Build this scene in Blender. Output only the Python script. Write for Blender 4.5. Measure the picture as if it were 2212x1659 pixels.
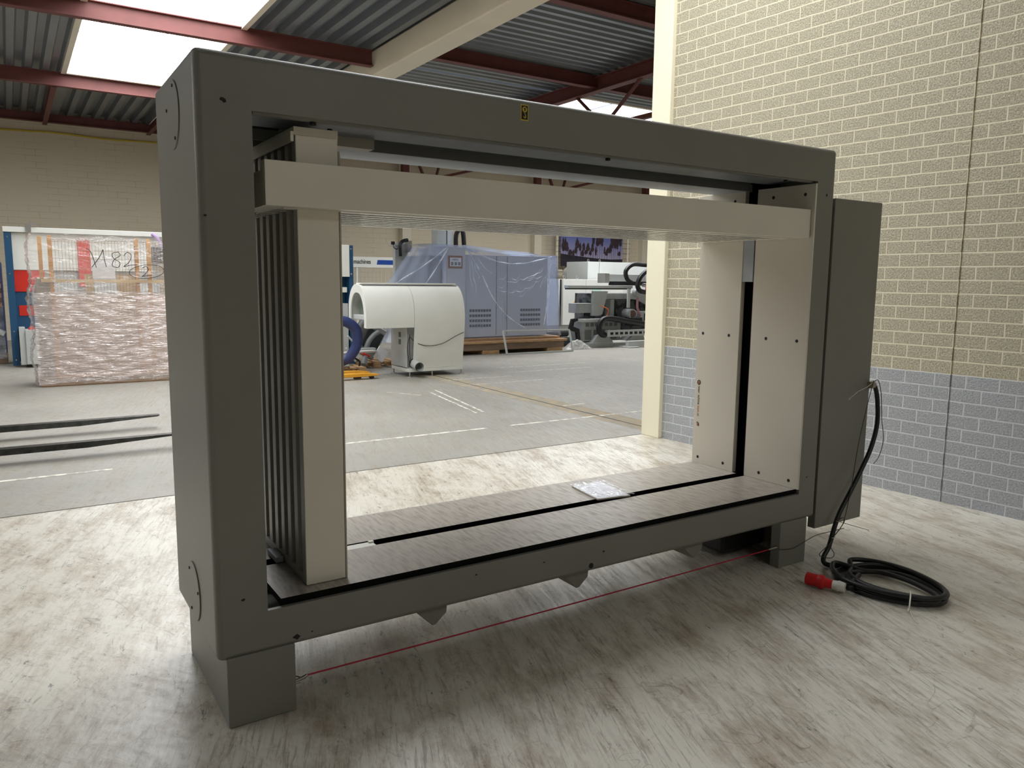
import bpy, bmesh, math, random
from mathutils import Vector, Matrix, Euler, noise
PI = math.pi
random.seed(4)
for _o in list(bpy.data.objects):
    bpy.data.objects.remove(_o)
SC = bpy.context.scene
COL = SC.collection

# ---------------------------------------------------------------- camera
cam_d = bpy.data.cameras.new('camera')
cam_d.sensor_fit = 'HORIZONTAL'; cam_d.sensor_width = 36.0
cam_d.lens = 36.0 * 1668.54 / 2212.0
cam_d.clip_start = 0.05; cam_d.clip_end = 200
cam = bpy.data.objects.new('camera', cam_d); COL.objects.link(cam)
YAW, PIT, ROL = 0.57544, 0.13342, 0.010824
fw = Vector((math.sin(YAW)*math.cos(PIT), math.cos(YAW)*math.cos(PIT), -math.sin(PIT)))
rt = Vector((math.cos(YAW), -math.sin(YAW), 0)); up = rt.cross(fw)
rt2 = rt*math.cos(ROL) + up*math.sin(ROL); up2 = -rt*math.sin(ROL) + up*math.cos(ROL)
Mc = Matrix((rt2, up2, -fw)).transposed().to_4x4()
Mc.translation = Vector((-0.533, -2.7016, 1.6))
cam.matrix_world = Mc
SC.camera = cam

# ---------------------------------------------------------------- world, view
wd = bpy.data.worlds.new('world'); SC.world = wd; wd.use_nodes = True
wd.node_tree.nodes['Background'].inputs[0].default_value = (0.75, 0.85, 1.0, 1)
wd.node_tree.nodes['Background'].inputs[1].default_value = 0.4
SC.view_settings.view_transform = 'Standard'
SC.view_settings.look = 'None'
SC.view_settings.gamma = 1.0
SC.view_settings.use_curve_mapping = False
SC.view_settings.exposure = 0.0
SKY = 10.0        # brightness of the roof skylights
BAY = 7.4         # brightness of the skylight in the near bay

# ---------------------------------------------------------------- materials
def lin(c):
    return tuple(((v/255.0)/12.92 if v/255.0 <= 0.04045 else ((v/255.0+0.055)/1.055)**2.4) for v in c) + (1,)
MATS = {}
def nn(nt, t, **k):
    n = nt.nodes.new(t)
    for a, b in k.items(): setattr(n, a, b)
    return n
def mat(name, rgb, rough=0.5, metal=0.0, var=0.0, vscale=3.0, bump=0.0, bscale=80.0, rvar=0.0, stretch=None, second=None, thr=None):
    """procedural paint / metal / plastic: base colour, noise mottling towards `second`, fine bump"""
    if name in MATS: return MATS[name]
    m = bpy.data.materials.new(name); m.use_nodes = True; nt = m.node_tree
    b = nt.nodes['Principled BSDF']
    b.inputs['Roughness'].default_value = rough; b.inputs['Metallic'].default_value = metal
    c = lin(rgb); b.inputs['Base Color'].default_value = c
    tc = nn(nt, 'ShaderNodeTexCoord'); src = tc.outputs['Object']
    if stretch:
        mp = nn(nt, 'ShaderNodeMapping'); mp.inputs['Scale'].default_value = stretch
        nt.links.new(src, mp.inputs[0]); src = mp.outputs[0]
    if var > 0:
        no = nn(nt, 'ShaderNodeTexNoise'); no.inputs['Scale'].default_value = vscale; no.inputs['Detail'].default_value = 6
        nt.links.new(src, no.inputs['Vector'])
        rp = nn(nt, 'ShaderNodeMapRange')
        lo, hi = thr if thr else (0.35, 0.65)
        rp.inputs[1].default_value = lo; rp.inputs[2].default_value = hi
        nt.links.new(no.outputs[0], rp.inputs[0])
        mx = nn(nt, 'ShaderNodeMix', data_type='RGBA')
        s = lin(second) if second else tuple(v*(1-var) for v in c[:3])+(1,)
        mx.inputs[6].default_value = c; mx.inputs[7].default_value = s
        mu = nn(nt, 'ShaderNodeMath', operation='MULTIPLY'); mu.inputs[1].default_value = var if second else 1.0
        nt.links.new(rp.outputs[0], mu.inputs[0]); nt.links.new(mu.outputs[0], mx.inputs[0])
        nt.links.new(mx.outputs[2], b.inputs['Base Color'])
        if rvar:
            r2 = nn(nt, 'ShaderNodeMapRange'); r2.inputs[3].default_value = rough-rvar; r2.inputs[4].default_value = rough+rvar
            nt.links.new(no.outputs[0], r2.inputs[0]); nt.links.new(r2.outputs[0], b.inputs['Roughness'])
    if bump > 0:
        n2 = nn(nt, 'ShaderNodeTexNoise'); n2.inputs['Scale'].default_value = bscale; n2.inputs['Detail'].default_value = 3
        nt.links.new(tc.outputs['Object'], n2.inputs['Vector'])
        bp = nn(nt, 'ShaderNodeBump'); bp.inputs['Strength'].default_value = bump; bp.inputs['Distance'].default_value = 0.002
        nt.links.new(n2.outputs[0], bp.inputs['Height']); nt.links.new(bp.outputs[0], b.inputs['Normal'])
    MATS[name] = m
    return m
def emis(name, rgb, s):
    m = bpy.data.materials.new(name); m.use_nodes = True; nt = m.node_tree
    nt.nodes.remove(nt.nodes['Principled BSDF'])
    e = nn(nt, 'ShaderNodeEmission'); e.inputs[0].default_value = lin(rgb); e.inputs[1].default_value = s
    nt.links.new(e.outputs[0], nt.nodes['Material Output'].inputs[0]); return m
def film(name, rgb, clear=0.8, rough=0.12, bscale=6.0, bump=0.6, glossy=0.6, stretch=(1, 1, 1), crease=0.5, width=0.05):
    """thin translucent plastic sheet: mostly see-through, glossy, with highlights painted pale along its creases"""
    m = bpy.data.materials.new(name); m.use_nodes = True; nt = m.node_tree
    b = nt.nodes['Principled BSDF']; out = nt.nodes['Material Output']
    b.inputs['Base Color'].default_value = lin(rgb); b.inputs['Roughness'].default_value = rough
    b.inputs['Specular IOR Level'].default_value = glossy
    tr = nn(nt, 'ShaderNodeBsdfTransparent')
    mxv = max(lin(rgb)[:3]); tr.inputs[0].default_value = (*[0.35+0.65*v/mxv for v in lin(rgb)[:3]], 1)
    tc = nn(nt, 'ShaderNodeTexCoord'); mp = nn(nt, 'ShaderNodeMapping'); mp.inputs['Scale'].default_value = stretch
    nt.links.new(tc.outputs['Object'], mp.inputs[0])
    no = nn(nt, 'ShaderNodeTexNoise'); no.inputs['Scale'].default_value = bscale; no.inputs['Detail'].default_value = 3
    no.inputs['Distortion'].default_value = 0.8
    nt.links.new(mp.outputs[0], no.inputs['Vector'])
    bp = nn(nt, 'ShaderNodeBump'); bp.inputs['Strength'].default_value = bump; bp.inputs['Distance'].default_value = 0.06
    nt.links.new(no.outputs[0], bp.inputs['Height']); nt.links.new(bp.outputs[0], b.inputs['Normal'])
    sb = nn(nt, 'ShaderNodeMath', operation='SUBTRACT'); sb.inputs[1].default_value = 0.5; nt.links.new(no.outputs[0], sb.inputs[0])
    ab = nn(nt, 'ShaderNodeMath', operation='ABSOLUTE'); nt.links.new(sb.outputs[0], ab.inputs[0])
    mr = nn(nt, 'ShaderNodeMapRange'); mr.inputs[1].default_value = 0.0; mr.inputs[2].default_value = width
    mr.inputs[3].default_value = crease; mr.inputs[4].default_value = 0.0; nt.links.new(ab.outputs[0], mr.inputs[0])  # crease highlights mixed in as pale streaks
    n2 = nn(nt, 'ShaderNodeTexNoise'); n2.inputs['Scale'].default_value = bscale*0.45; n2.inputs['Detail'].default_value = 3; nt.links.new(mp.outputs[0], n2.inputs['Vector'])
    m2 = nn(nt, 'ShaderNodeMapRange'); m2.inputs[1].default_value = 0.48; m2.inputs[2].default_value = 0.62; nt.links.new(n2.outputs[0], m2.inputs[0])
    mu = nn(nt, 'ShaderNodeMath', operation='MULTIPLY_ADD'); mu.inputs[2].default_value = 1-clear; nt.links.new(mr.outputs[0], mu.inputs[0]); nt.links.new(m2.outputs[0], mu.inputs[1])
    mx = nn(nt, 'ShaderNodeMixShader')
    nt.links.new(mu.outputs[0], mx.inputs[0]); nt.links.new(tr.outputs[0], mx.inputs[1]); nt.links.new(b.outputs[0], mx.inputs[2])
    gl = nn(nt, 'ShaderNodeBsdfGlossy'); gl.inputs['Roughness'].default_value = rough; nt.links.new(bp.outputs[0], gl.inputs['Normal'])
    lw = nn(nt, 'ShaderNodeFresnel'); lw.inputs[0].default_value = 1.45; nt.links.new(bp.outputs[0], lw.inputs['Normal'])
    lc = nn(nt, 'ShaderNodeMath', operation='MULTIPLY'); lc.inputs[1].default_value = 0.45; nt.links.new(lw.outputs[0], lc.inputs[0])
    m3 = nn(nt, 'ShaderNodeMixShader'); nt.links.new(lc.outputs[0], m3.inputs[0]); nt.links.new(mx.outputs[0], m3.inputs[1]); nt.links.new(gl.outputs[0], m3.inputs[2])
    nt.links.new(m3.outputs[0], out.inputs[0])
    return m

GREY = mat('grey_machine_paint', (131, 130, 122), 0.42, var=0.08, vscale=2.0, bump=0.25, bscale=260)
CREAM = mat('cream_press_paint', (230, 225, 211), 0.38, var=0.05, vscale=3.0)
WHITE = mat('white_panel_paint', (222, 216, 202), 0.35, var=0.05, vscale=2.0)
BLACK = mat('black_edge', (5, 6, 6), 0.7)
BLACK.node_tree.nodes['Principled BSDF'].inputs['Specular IOR Level'].default_value = 0.12
HOLE = mat('dark_bolt_hole', (22, 22, 22), 0.7)
INNER = mat('dark_inner_steel', (70, 74, 78), 0.5, 0.2, var=0.2)
ZINC = mat('pale_zinc_plate', (178, 184, 192), 0.45, 0.25, var=0.15, vscale=8)
TABLE = mat('worn_brown_table', (172, 165, 155), 0.36, var=0.6, vscale=9, second=(120, 109, 98), stretch=(7.0, 1.1, 1), bump=0.2, bscale=60, rvar=0.12, thr=(0.44, 0.66))
STEEL = mat('bright_steel', (190, 190, 188), 0.28, 0.9, var=0.15)
RUBBER = mat('black_rubber', (16, 17, 18), 0.42)
REDP = mat('red_plug_plastic', (205, 30, 34), 0.4)
WPLA = mat('white_plastic', (225, 224, 216), 0.45)
REDOX = mat('red_oxide_paint', (108, 58, 54), 0.6, var=0.15, vscale=4)
BEAMC = mat('cream_concrete', (226, 217, 198), 0.7, var=0.05, vscale=1.5, bump=0.2, bscale=50)
PILL = mat('cream_column_paint', (240, 234, 208), 0.55, var=0.5, vscale=3.5, second=(196, 184, 150), thr=(0.66, 0.78))
DECK = mat('galvanised_deck', (144, 150, 155), 0.36, 0.6, var=0.3, vscale=0.8, second=(96, 102, 110), stretch=(1, 1, 1))
PAINTW = mat('white_machine_paint', (226, 227, 220), 0.4, var=0.04)
PAINTG = mat('light_grey_cabinet_paint', (190, 194, 192), 0.45, var=0.05)
PAINTB = mat('blue_machine_paint', (24, 74, 110), 0.45)
PAINTR = mat('red_machine_paint', (205, 40, 26), 0.45)
BLUE = mat('bright_blue_print', (0, 62, 150), 0.5)
WOOD = mat('pallet_wood', (196, 160, 118), 0.75, var=0.5, vscale=6, second=(140, 104, 72), stretch=(1, 6, 6))
WOODG = mat('weathered_beam_wood', (140, 118, 98), 0.8, var=0.5, vscale=5, second=(98, 82, 70), stretch=(1, 5, 5))
ORANGE = mat('orange_post_paint', (210, 150, 58), 0.55, var=0.1)
YEL = mat('worn_orange_truck_paint', (224, 158, 40), 0.55, var=0.6, vscale=14, second=(90, 70, 50), thr=(0.6, 0.7))
CAST = mat('grey_cast_iron_paint', (172, 176, 174), 0.5, var=0.12, vscale=6)
DARK = mat('dark_machine_recess', (38, 40, 42), 0.6, var=0.3)
HOSEB = mat('dark_blue_hose', (44, 56, 104), 0.45)
HOSEG = mat('grey_hose', (128, 132, 134), 0.5)
PAPER = mat('white_paper', (244, 245, 248), 0.6, var=0.06, vscale=20)
CARD = mat('brown_cardboard', (150, 96, 60), 0.8)
INK = mat('black_ink', (28, 28, 30), 0.7)
INKO = mat('orange_ink', (214, 120, 70), 0.7)
YSIG = mat('yellow_sign_print', (206, 182, 60), 0.5)
FORK = mat('worn_fork_steel', (92, 92, 88), 0.34, 0.85, var=0.6, vscale=12, second=(40, 40, 38))
CABR = mat('dark_brown_wire', (60, 50, 44), 0.5)

# brick wall -------------------------------------------------------------
def brick_mat():
    m = bpy.data.materials.new('painted_split_face_brick'); m.use_nodes = True; nt = m.node_tree
    b = nt.nodes['Principled BSDF']; b.inputs['Roughness'].default_value = 0.75
    tc = nn(nt, 'ShaderNodeTexCoord'); sp = nn(nt, 'ShaderNodeSeparateXYZ'); nt.links.new(tc.outputs['Object'], sp.inputs[0])
    cb = nn(nt, 'ShaderNodeCombineXYZ')
    a1 = nn(nt, 'ShaderNodeMath', operation='ADD'); a1.inputs[1].default_value = 22.0-0.046
    a2 = nn(nt, 'ShaderNodeMath', operation='ADD'); a2.inputs[1].default_value = 0.0136
    nt.links.new(sp.outputs[0], a1.inputs[0]); nt.links.new(sp.outputs[2], a2.inputs[0])
    nt.links.new(a1.outputs[0], cb.inputs[0]); nt.links.new(a2.outputs[0], cb.inputs[1])
    wob = nn(nt, 'ShaderNodeTexNoise'); wob.inputs['Scale'].default_value = 7.0
    nt.links.new(cb.outputs[0], wob.inputs['Vector'])
    ws = nn(nt, 'ShaderNodeVectorMath', operation='SCALE'); ws.inputs[3].default_value = 0.008
    nt.links.new(wob.outputs['Color'], ws.inputs[0])
    va = nn(nt, 'ShaderNodeVectorMath', operation='ADD'); nt.links.new(cb.outputs[0], va.inputs[0]); nt.links.new(ws.outputs[0], va.inputs[1])
    br = nn(nt, 'ShaderNodeTexBrick'); br.offset = 0.5; br.inputs['Scale'].default_value = 1.0
    br.inputs['Brick Width'].default_value = 0.22; br.inputs['Row Height'].default_value = 0.0972
    br.inputs['Mortar Size'].default_value = 0.0065; br.inputs['Mortar Smooth'].default_value = 0.3
    nt.links.new(va.outputs[0], br.inputs['Vector'])
    n1 = nn(nt, 'ShaderNodeTexNoise'); n1.inputs['Scale'].default_value = 85; n1.inputs['Detail'].default_value = 4; n1.inputs['Roughness'].default_value = 0.7
    nt.links.new(tc.outputs['Object'], n1.inputs['Vector'])
    nb = nn(nt, 'ShaderNodeMapRange'); nb.inputs[1].default_value = 0.38; nb.inputs[2].default_value = 0.62
    nt.links.new(n1.outputs[0], nb.inputs[0])
    # paint: grey dado below 0.956 m, cream above
    gt = nn(nt, 'ShaderNodeMath', operation='GREATER_THAN'); gt.inputs[1].default_value = 0.956
    nt.links.new(sp.outputs[2], gt.inputs[0])
    base = nn(nt, 'ShaderNodeMix', data_type='RGBA'); base.inputs[6].default_value = lin((204, 207, 209)); base.inputs[7].default_value = lin((226, 217, 190))
    nt.links.new(gt.outputs[0], base.inputs[0])
    dk = nn(nt, 'ShaderNodeMix', data_type='RGBA'); dk.inputs[6].default_value = lin((168, 172, 175)); dk.inputs[7].default_value = lin((172, 165, 141))
    nt.links.new(gt.outputs[0], dk.inputs[0])
    inv = nn(nt, 'ShaderNodeMath', operation='SUBTRACT'); inv.inputs[0].default_value = 1.0; nt.links.new(br.outputs['Fac'], inv.inputs[1])
    st = nn(nt, 'ShaderNodeMath', operation='SUBTRACT'); st.inputs[0].default_value = 1.0; nt.links.new(nb.outputs[0], st.inputs[1])
    ms = nn(nt, 'ShaderNodeMath', operation='MULTIPLY'); nt.links.new(inv.outputs[0], ms.inputs[0]); nt.links.new(st.outputs[0], ms.inputs[1])
    mx = nn(nt, 'ShaderNodeMix', data_type='RGBA')
    nt.links.new(ms.outputs[0], mx.inputs[0]); nt.links.new(base.outputs[2], mx.inputs[6]); nt.links.new(dk.outputs[2], mx.inputs[7])
    nt.links.new(mx.outputs[2], b.inputs['Base Color'])
    hh = nn(nt, 'ShaderNodeMath', operation='MULTIPLY_ADD'); hh.inputs[1].default_value = 0.75; hh.inputs[2].default_value = 0.35
    nt.links.new(nb.outputs[0], hh.inputs[0])
    h2 = nn(nt, 'ShaderNodeMath', operation='MULTIPLY'); nt.links.new(hh.outputs[0], h2.inputs[0]); nt.links.new(inv.outputs[0], h2.inputs[1])
    bp = nn(nt, 'ShaderNodeBump'); bp.inputs['Strength'].default_value = 0.9; bp.inputs['Distance'].default_value = 0.008
    nt.links.new(h2.outputs[0], bp.inputs['Height']); nt.links.new(bp.outputs[0], b.inputs['Normal'])
    return m
BRICK = brick_mat()
def backwall_mat():
    m = bpy.data.materials.new('cream_painted_block_wall'); m.use_nodes = True; nt = m.node_tree
    b = nt.nodes['Principled BSDF']; b.inputs['Roughness'].default_value = 0.7
    tc = nn(nt, 'ShaderNodeTexCoord'); sp = nn(nt, 'ShaderNodeSeparateXYZ'); nt.links.new(tc.outputs['Object'], sp.inputs[0])
    cb = nn(nt, 'ShaderNodeCombineXYZ'); nt.links.new(sp.outputs[0], cb.inputs[0]); nt.links.new(sp.outputs[2], cb.inputs[1])
    br = nn(nt, 'ShaderNodeTexBrick'); br.inputs['Scale'].default_value = 1.0
    br.inputs['Brick Width'].default_value = 0.44; br.inputs['Row Height'].default_value = 0.15; br.inputs['Mortar Size'].default_value = 0.008
    nt.links.new(cb.outputs[0], br.inputs['Vector'])
    no = nn(nt, 'ShaderNodeTexNoise'); no.inputs['Scale'].default_value = 1.2; no.inputs['Detail'].default_value = 4; nt.links.new(tc.outputs['Object'], no.inputs['Vector'])
    mr = nn(nt, 'ShaderNodeMapRange'); mr.inputs[1].default_value = 0.42; mr.inputs[2].default_value = 0.62; nt.links.new(no.outputs[0], mr.inputs[0])
    mu = nn(nt, 'ShaderNodeMath', operation='MULTIPLY'); nt.links.new(br.outputs['Fac'], mu.inputs[0]); nt.links.new(mr.outputs[0], mu.inputs[1])
    m2 = nn(nt, 'ShaderNodeMath', operation='MULTIPLY'); m2.inputs[1].default_value = 0.35; nt.links.new(mu.outputs[0], m2.inputs[0])
    mx = nn(nt, 'ShaderNodeMix', data_type='RGBA'); mx.inputs[6].default_value = lin((214, 203, 180)); mx.inputs[7].default_value = lin((150, 138, 118))
    nt.links.new(m2.outputs[0], mx.inputs[0]); nt.links.new(mx.outputs[2], b.inputs['Base Color'])
    return m
BACKW = backwall_mat()

# floor --------------------------------------------------------------------
def floor_mat(name, base, light, stains, fine, gloss):
    m = bpy.data.materials.new(name); m.use_nodes = True; nt = m.node_tree; L = nt.links.new
    b = nt.nodes['Principled BSDF']
    tc = nn(nt, 'ShaderNodeTexCoord')
    def mapped(rz, sc, loc=(0, 0, 0)):
        r = nn(nt, 'ShaderNodeMapping'); r.inputs['Rotation'].default_value = (0, 0, rz); L(tc.outputs['Object'], r.inputs[0])
        s = nn(nt, 'ShaderNodeMapping'); s.inputs['Scale'].default_value = sc; s.inputs['Location'].default_value = loc; L(r.outputs[0], s.inputs[0]); return s.outputs[0]
    def noi(v, scale, det=6, rgh=0.6, dist=0.0):
        n = nn(nt, 'ShaderNodeTexNoise'); n.inputs['Scale'].default_value = scale; n.inputs['Detail'].default_value = det
        n.inputs['Roughness'].default_value = rgh; n.inputs['Distortion'].default_value = dist; L(v, n.inputs['Vector']); return n.outputs[0]
    def rng(v, a, c, lo=0.0, hi=1.0):
        r = nn(nt, 'ShaderNodeMapRange'); r.inputs[1].default_value = a; r.inputs[2].default_value = c; r.inputs[3].default_value = lo; r.inputs[4].default_value = hi; L(v, r.inputs[0]); return r.outputs[0]
    def mul(a, c):
        r = nn(nt, 'ShaderNodeMath', operation='MULTIPLY'); L(a, r.inputs[0])
        if isinstance(c, float): r.inputs[1].default_value = c
        else: L(c, r.inputs[1])
        return r.outputs[0]
    def mix(f, a, c):
        r = nn(nt, 'ShaderNodeMix', data_type='RGBA'); L(f, r.inputs[0])
        for k, v in ((6, a), (7, c)):
            if isinstance(v, tuple): r.inputs[k].default_value = v
            else: L(v, r.inputs[k])
        return r.outputs[2]
    rot = 0.27
    def ridge(v, w):
        a = nn(nt, 'ShaderNodeMath', operation='SUBTRACT'); a.inputs[1].default_value = 0.5; L(v, a.inputs[0])
        c = nn(nt, 'ShaderNodeMath', operation='ABSOLUTE'); L(a.outputs[0], c.inputs[0]); return rng(c.outputs[0], 0.0, w, 1.0, 0.0)
    strA = noi(mapped(rot, (17, 1.1, 1)), 2.2, 10, 0.72, 0.3)
    strB = noi(mapped(rot-0.9, (7.0, 2.2, 1), (6, 2, 0)), 2.6, 10, 0.76, 0.9)
    sx_ = nn(nt, 'ShaderNodeSeparateXYZ'); L(tc.outputs['Object'], sx_.inputs[0])
    sm = nn(nt, 'ShaderNodeMix', data_type='FLOAT'); L(rng(sx_.outputs[0], -0.9, 1.2), sm.inputs[0]); L(strB, sm.inputs[2]); L(strA, sm.inputs[3])
    str1 = sm.outputs[0]
    str2 = noi(mapped(rot+0.12, (26, 1.7, 1), (3, 7, 0)), 2.4, 8, 0.75, 0.5)
    str3 = noi(mapped(rot-0.1, (16, 2.4, 1), (9, 1, 0)), 2.2, 8, 0.75, 0.6)
    big = noi(mapped(0, (1, 1, 1)), 0.55, 4)
    mid = noi(mapped(rot, (3.4, 1.2, 1), (5, 5, 0)), 1.5, 11, 0.78)
    spk = noi(mapped(rot, (3.4, 1.5, 1), (2, 8, 0)), 6.0, 10, 0.82)
    scr = noi(mapped(0.9, (1.5, 0.7, 1), (4, 4, 0)), 1.3, 2, 0.5, 2.2)
    scr2 = noi(mapped(-0.7, (1.8, 0.5, 1), (1, 9, 0)), 1.6, 2, 0.5, 2.0)
    col = mix(rng(big, 0.35, 0.65), lin(base), lin(light))
    col = mix(mul(rng(mid, 0.46, 0.62), 0.62*stains), col, lin((150, 130, 104)))
    col = mix(mul(mul(rng(mid, 0.58, 0.66), rng(spk, 0.50, 0.60)), 0.8*stains), col, lin((112, 88, 66)))
    col = mix(mul(mul(rng(str1, 0.50, 0.66), rng(mid, 0.36, 0.58)), 0.6*fine), col, lin((122, 108, 90)))
    col = mix(mul(mul(rng(str2, 0.52, 0.62), rng(big, 0.40, 0.60)), 0.55*fine), col, lin((96, 90, 80)))
    col = mix(mul(mul(rng(spk, 0.58, 0.62), rng(big, 0.60, 0.42)), 0.85*fine), col, lin((104, 106, 102)))
    col = mix(mul(mul(rng(spk, 0.585, 0.60), rng(str1, 0.50, 0.60)), 0.8*fine), col, lin((74, 68, 60)))
    col = mix(mul(mul(rng(str3, 0.60, 0.66), rng(big, 0.56, 0.42)), 0.7*fine), col, lin((84, 84, 82)))
    col = mix(mul(mul(ridge(scr, 0.004), rng(spk, 0.44, 0.54)), 0.55*fine), col, lin((104, 92, 76)))
    col = mix(mul(mul(ridge(scr2, 0.004), rng(mid, 0.44, 0.54)), 0.55*fine), col, lin((92, 84, 74)))
    col = mix(mul(rng(str1, 0.30, 0.44, 1.0, 0.0), 0.35), col, lin(light))
    L(col, b.inputs['Base Color'])
    L(rng(str1, 0.3, 0.7, gloss, gloss+0.28), b.inputs['Roughness'])
    b.inputs['Specular IOR Level'].default_value = 0.6
    bp = nn(nt, 'ShaderNodeBump'); bp.inputs['Strength'].default_value = 0.35; bp.inputs['Distance'].default_value = 0.004
    L(str1, bp.inputs['Height']); L(bp.outputs[0], b.inputs['Normal'])
    return m
FL_W = floor_mat('worn_white_floor_paint', (208, 202, 187), (224, 220, 209), 1.0, 1.0, 0.24)
FL_G = floor_mat('worn_grey_concrete', (146, 144, 136), (164, 161, 152), 0.45, 0.55, 0.38)
LINE = mat('worn_white_line', (226, 222, 208), 0.6, var=0.8, vscale=14, second=(150, 147, 138), thr=(0.46, 0.6))
CRACK = mat('dark_floor_joint', (92, 86, 74), 0.8, var=0.4)
DUST = mat('sandy_joint_dust', (176, 160, 132), 0.9, var=0.9, vscale=7, second=(150, 147, 138))

# ---------------------------------------------------------------- mesh helpers
class MB:
    def __init__(s): s.bm = bmesh.new(); s.mi = 0
    def _f(s, vs, mi=None):
        try:
            f = s.bm.faces.new(vs); f.material_index = s.mi if mi is None else mi; return f
        except ValueError: return None
    def box(s, x0, x1, y0, y1, z0, z1):
        v = [s.bm.verts.new((x, y, z)) for z in (z0, z1) for y in (y0, y1) for x in (x0, x1)]
        for q in ((0, 2, 3, 1), (4, 5, 7, 6), (0, 1, 5, 4), (2, 6, 7, 3), (0, 4, 6, 2), (1, 3, 7, 5)): s._f([v[i] for i in q])
        return s
    def obox(s, c, size, rot=(0, 0, 0)):
        R = Euler(rot).to_matrix(); c = Vector(c); h = Vector(size)/2
        v = [s.bm.verts.new(c + R @ Vector((sx*h.x, sy*h.y, sz*h.z))) for sz in (-1, 1) for sy in (-1, 1) for sx in (-1, 1)]
        for q in ((0, 2, 3, 1), (4, 5, 7, 6), (0, 1, 5, 4), (2, 6, 7, 3), (0, 4, 6, 2), (1, 3, 7, 5)): s._f([v[i] for i in q])
        return s
    def bar(s, p, q, w, h, upv=(0, 0, 1)):
        p = Vector(p); q = Vector(q); d = (q-p).normalized(); u = Vector(upv)
        if abs(d.dot(u)) > 0.98: u = Vector((1, 0, 0))
        r = d.cross(u).normalized(); u = r.cross(d)
        v = [s.bm.verts.new(e + r*(a*w/2) + u*(b*h/2)) for e in (p, q) for a, b in ((-1, -1), (1, -1), (1, 1), (-1, 1))]
        for k in range(4): s._f([v[k], v[(k+1) % 4], v[4+(k+1) % 4], v[4+k]])
        s._f(v[3::-1]); s._f(v[4:]); return s
    def tube(s, pts, r, n=12, closed=False, cap=True):
        pts = [Vector(p) for p in pts]; N = len(pts); rings = []; u = None
        for i, p in enumerate(pts):
            if closed: d = (pts[(i+1) % N]-pts[i-1])
            else: d = pts[min(i+1, N-1)]-pts[max(i-1, 0)]
            d.normalize()
            if u is None:
                u = Vector((0, 0, 1)) if abs(d.z) < 0.9 else Vector((1, 0, 0))
            u = (u - d*u.dot(d)).normalized(); w = d.cross(u)
            rr = r[i] if isinstance(r, (list, tuple)) else r
            rings.append([s.bm.verts.new(p + (u*math.cos(2*PI*k/n) + w*math.sin(2*PI*k/n))*rr) for k in range(n)])
        for i in range(N if closed else N-1):
            a = rings[i]; b = rings[(i+1) % N]
            for k in range(n): s._f([a[k], a[(k+1) % n], b[(k+1) % n], b[k]])
        if cap and not closed: s._f(rings[0][::-1]); s._f(rings[-1])
        return s
    def cyl(s, p, q, r, n=20): return s.tube([p, q], r, n)
    def prism(s, poly, axis, a, b):
        """polygon in the plane normal to axis, extruded from a to b"""
        def P(u, v, w): return {'x': (w, u, v), 'y': (u, w, v), 'z': (u, v, w)}[axis]
        A = [s.bm.verts.new(P(u, v, a)) for u, v in poly]; B = [s.bm.verts.new(P(u, v, b)) for u, v in poly]
        n = len(poly)
        for k in range(n): s._f([A[k], A[(k+1) % n], B[(k+1) % n], B[k]])
        s._f(A[::-1]); s._f(B); return s
    def grid(s, fn, nu, nv):
        g = [[s.bm.verts.new(fn(i/nu, j/nv)) for j in range(nv+1)] for i in range(nu+1)]
        for i in range(nu):
            for j in range(nv): s._f([g[i][j], g[i+1][j], g[i+1][j+1], g[i][j+1]])
        return s
    def quad(s, *p): s._f([s.bm.verts.new(q) for q in p]); return s
    def ibeam(s, p, q, w, h, t=0.015):
        p = Vector(p); q = Vector(q); d = (q-p).normalized(); r = d.cross(Vector((0, 0, 1))).normalized(); u = r.cross(d)
        s.bar(p+u*(h/2-t/2), q+u*(h/2-t/2), w, t); s.bar(p-u*(h/2-t/2), q-u*(h/2-t/2), w, t); s.bar(p, q, t, h-2*t); return s
    def build(s, name, m, parent=None, bevel=0.0, seg=2, smooth=True, kind=None, label=None, cat=None, group=None, loc=None):
        bmesh.ops.recalc_face_normals(s.bm, faces=s.bm.faces)
        vs = [v.co for v in s.bm.verts]
        if loc is not None: L = Vector(loc)
        elif parent is None:
            L = Vector(((min(v.x for v in vs)+max(v.x for v in vs))/2, (min(v.y for v in vs)+max(v.y for v in vs))/2, min(v.z for v in vs)))
        else: L = Vector((0, 0, 0))
        for v in s.bm.verts: v.co -= L
        me = bpy.data.meshes.new(name); s.bm.to_mesh(me); s.bm.free()
        for x in (m if isinstance(m, (list, tuple)) else [m]): me.materials.append(x)
        if smooth:
            for p in me.polygons: p.use_smooth = True
            me.set_sharp_from_angle(angle=math.radians(38))
        o = bpy.data.objects.new(name, me); COL.objects.link(o)
        o.location = L
        if parent is not None:
            o.parent = parent; o.matrix_parent_inverse = wmat(parent).inverted()
        if bevel > 0:
            md = o.modifiers.new('edge', 'BEVEL'); md.width = bevel; md.segments = seg; md.limit_method = 'ANGLE'; md.angle_limit = math.radians(40)
            md.harden_normals = smooth
        if kind: o['kind'] = kind
        if label: o['label'] = label
        if cat: o['category'] = cat
        if group: o['group'] = group
        return o
def wmat(o):
    if o.type == 'EMPTY': return Matrix.Translation(o.location)
    return (wmat(o.parent) @ o.matrix_parent_inverse @ Matrix.Translation(o.location)) if o.parent else Matrix.Translation(o.location)
def thing(name, label, cat, loc, group=None):
    o = bpy.data.objects.new(name, None); COL.objects.link(o); o.empty_display_size = 0.1
    o.location = loc; o['label'] = label; o['category'] = cat
    if group: o['group'] = group
    return o
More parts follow.
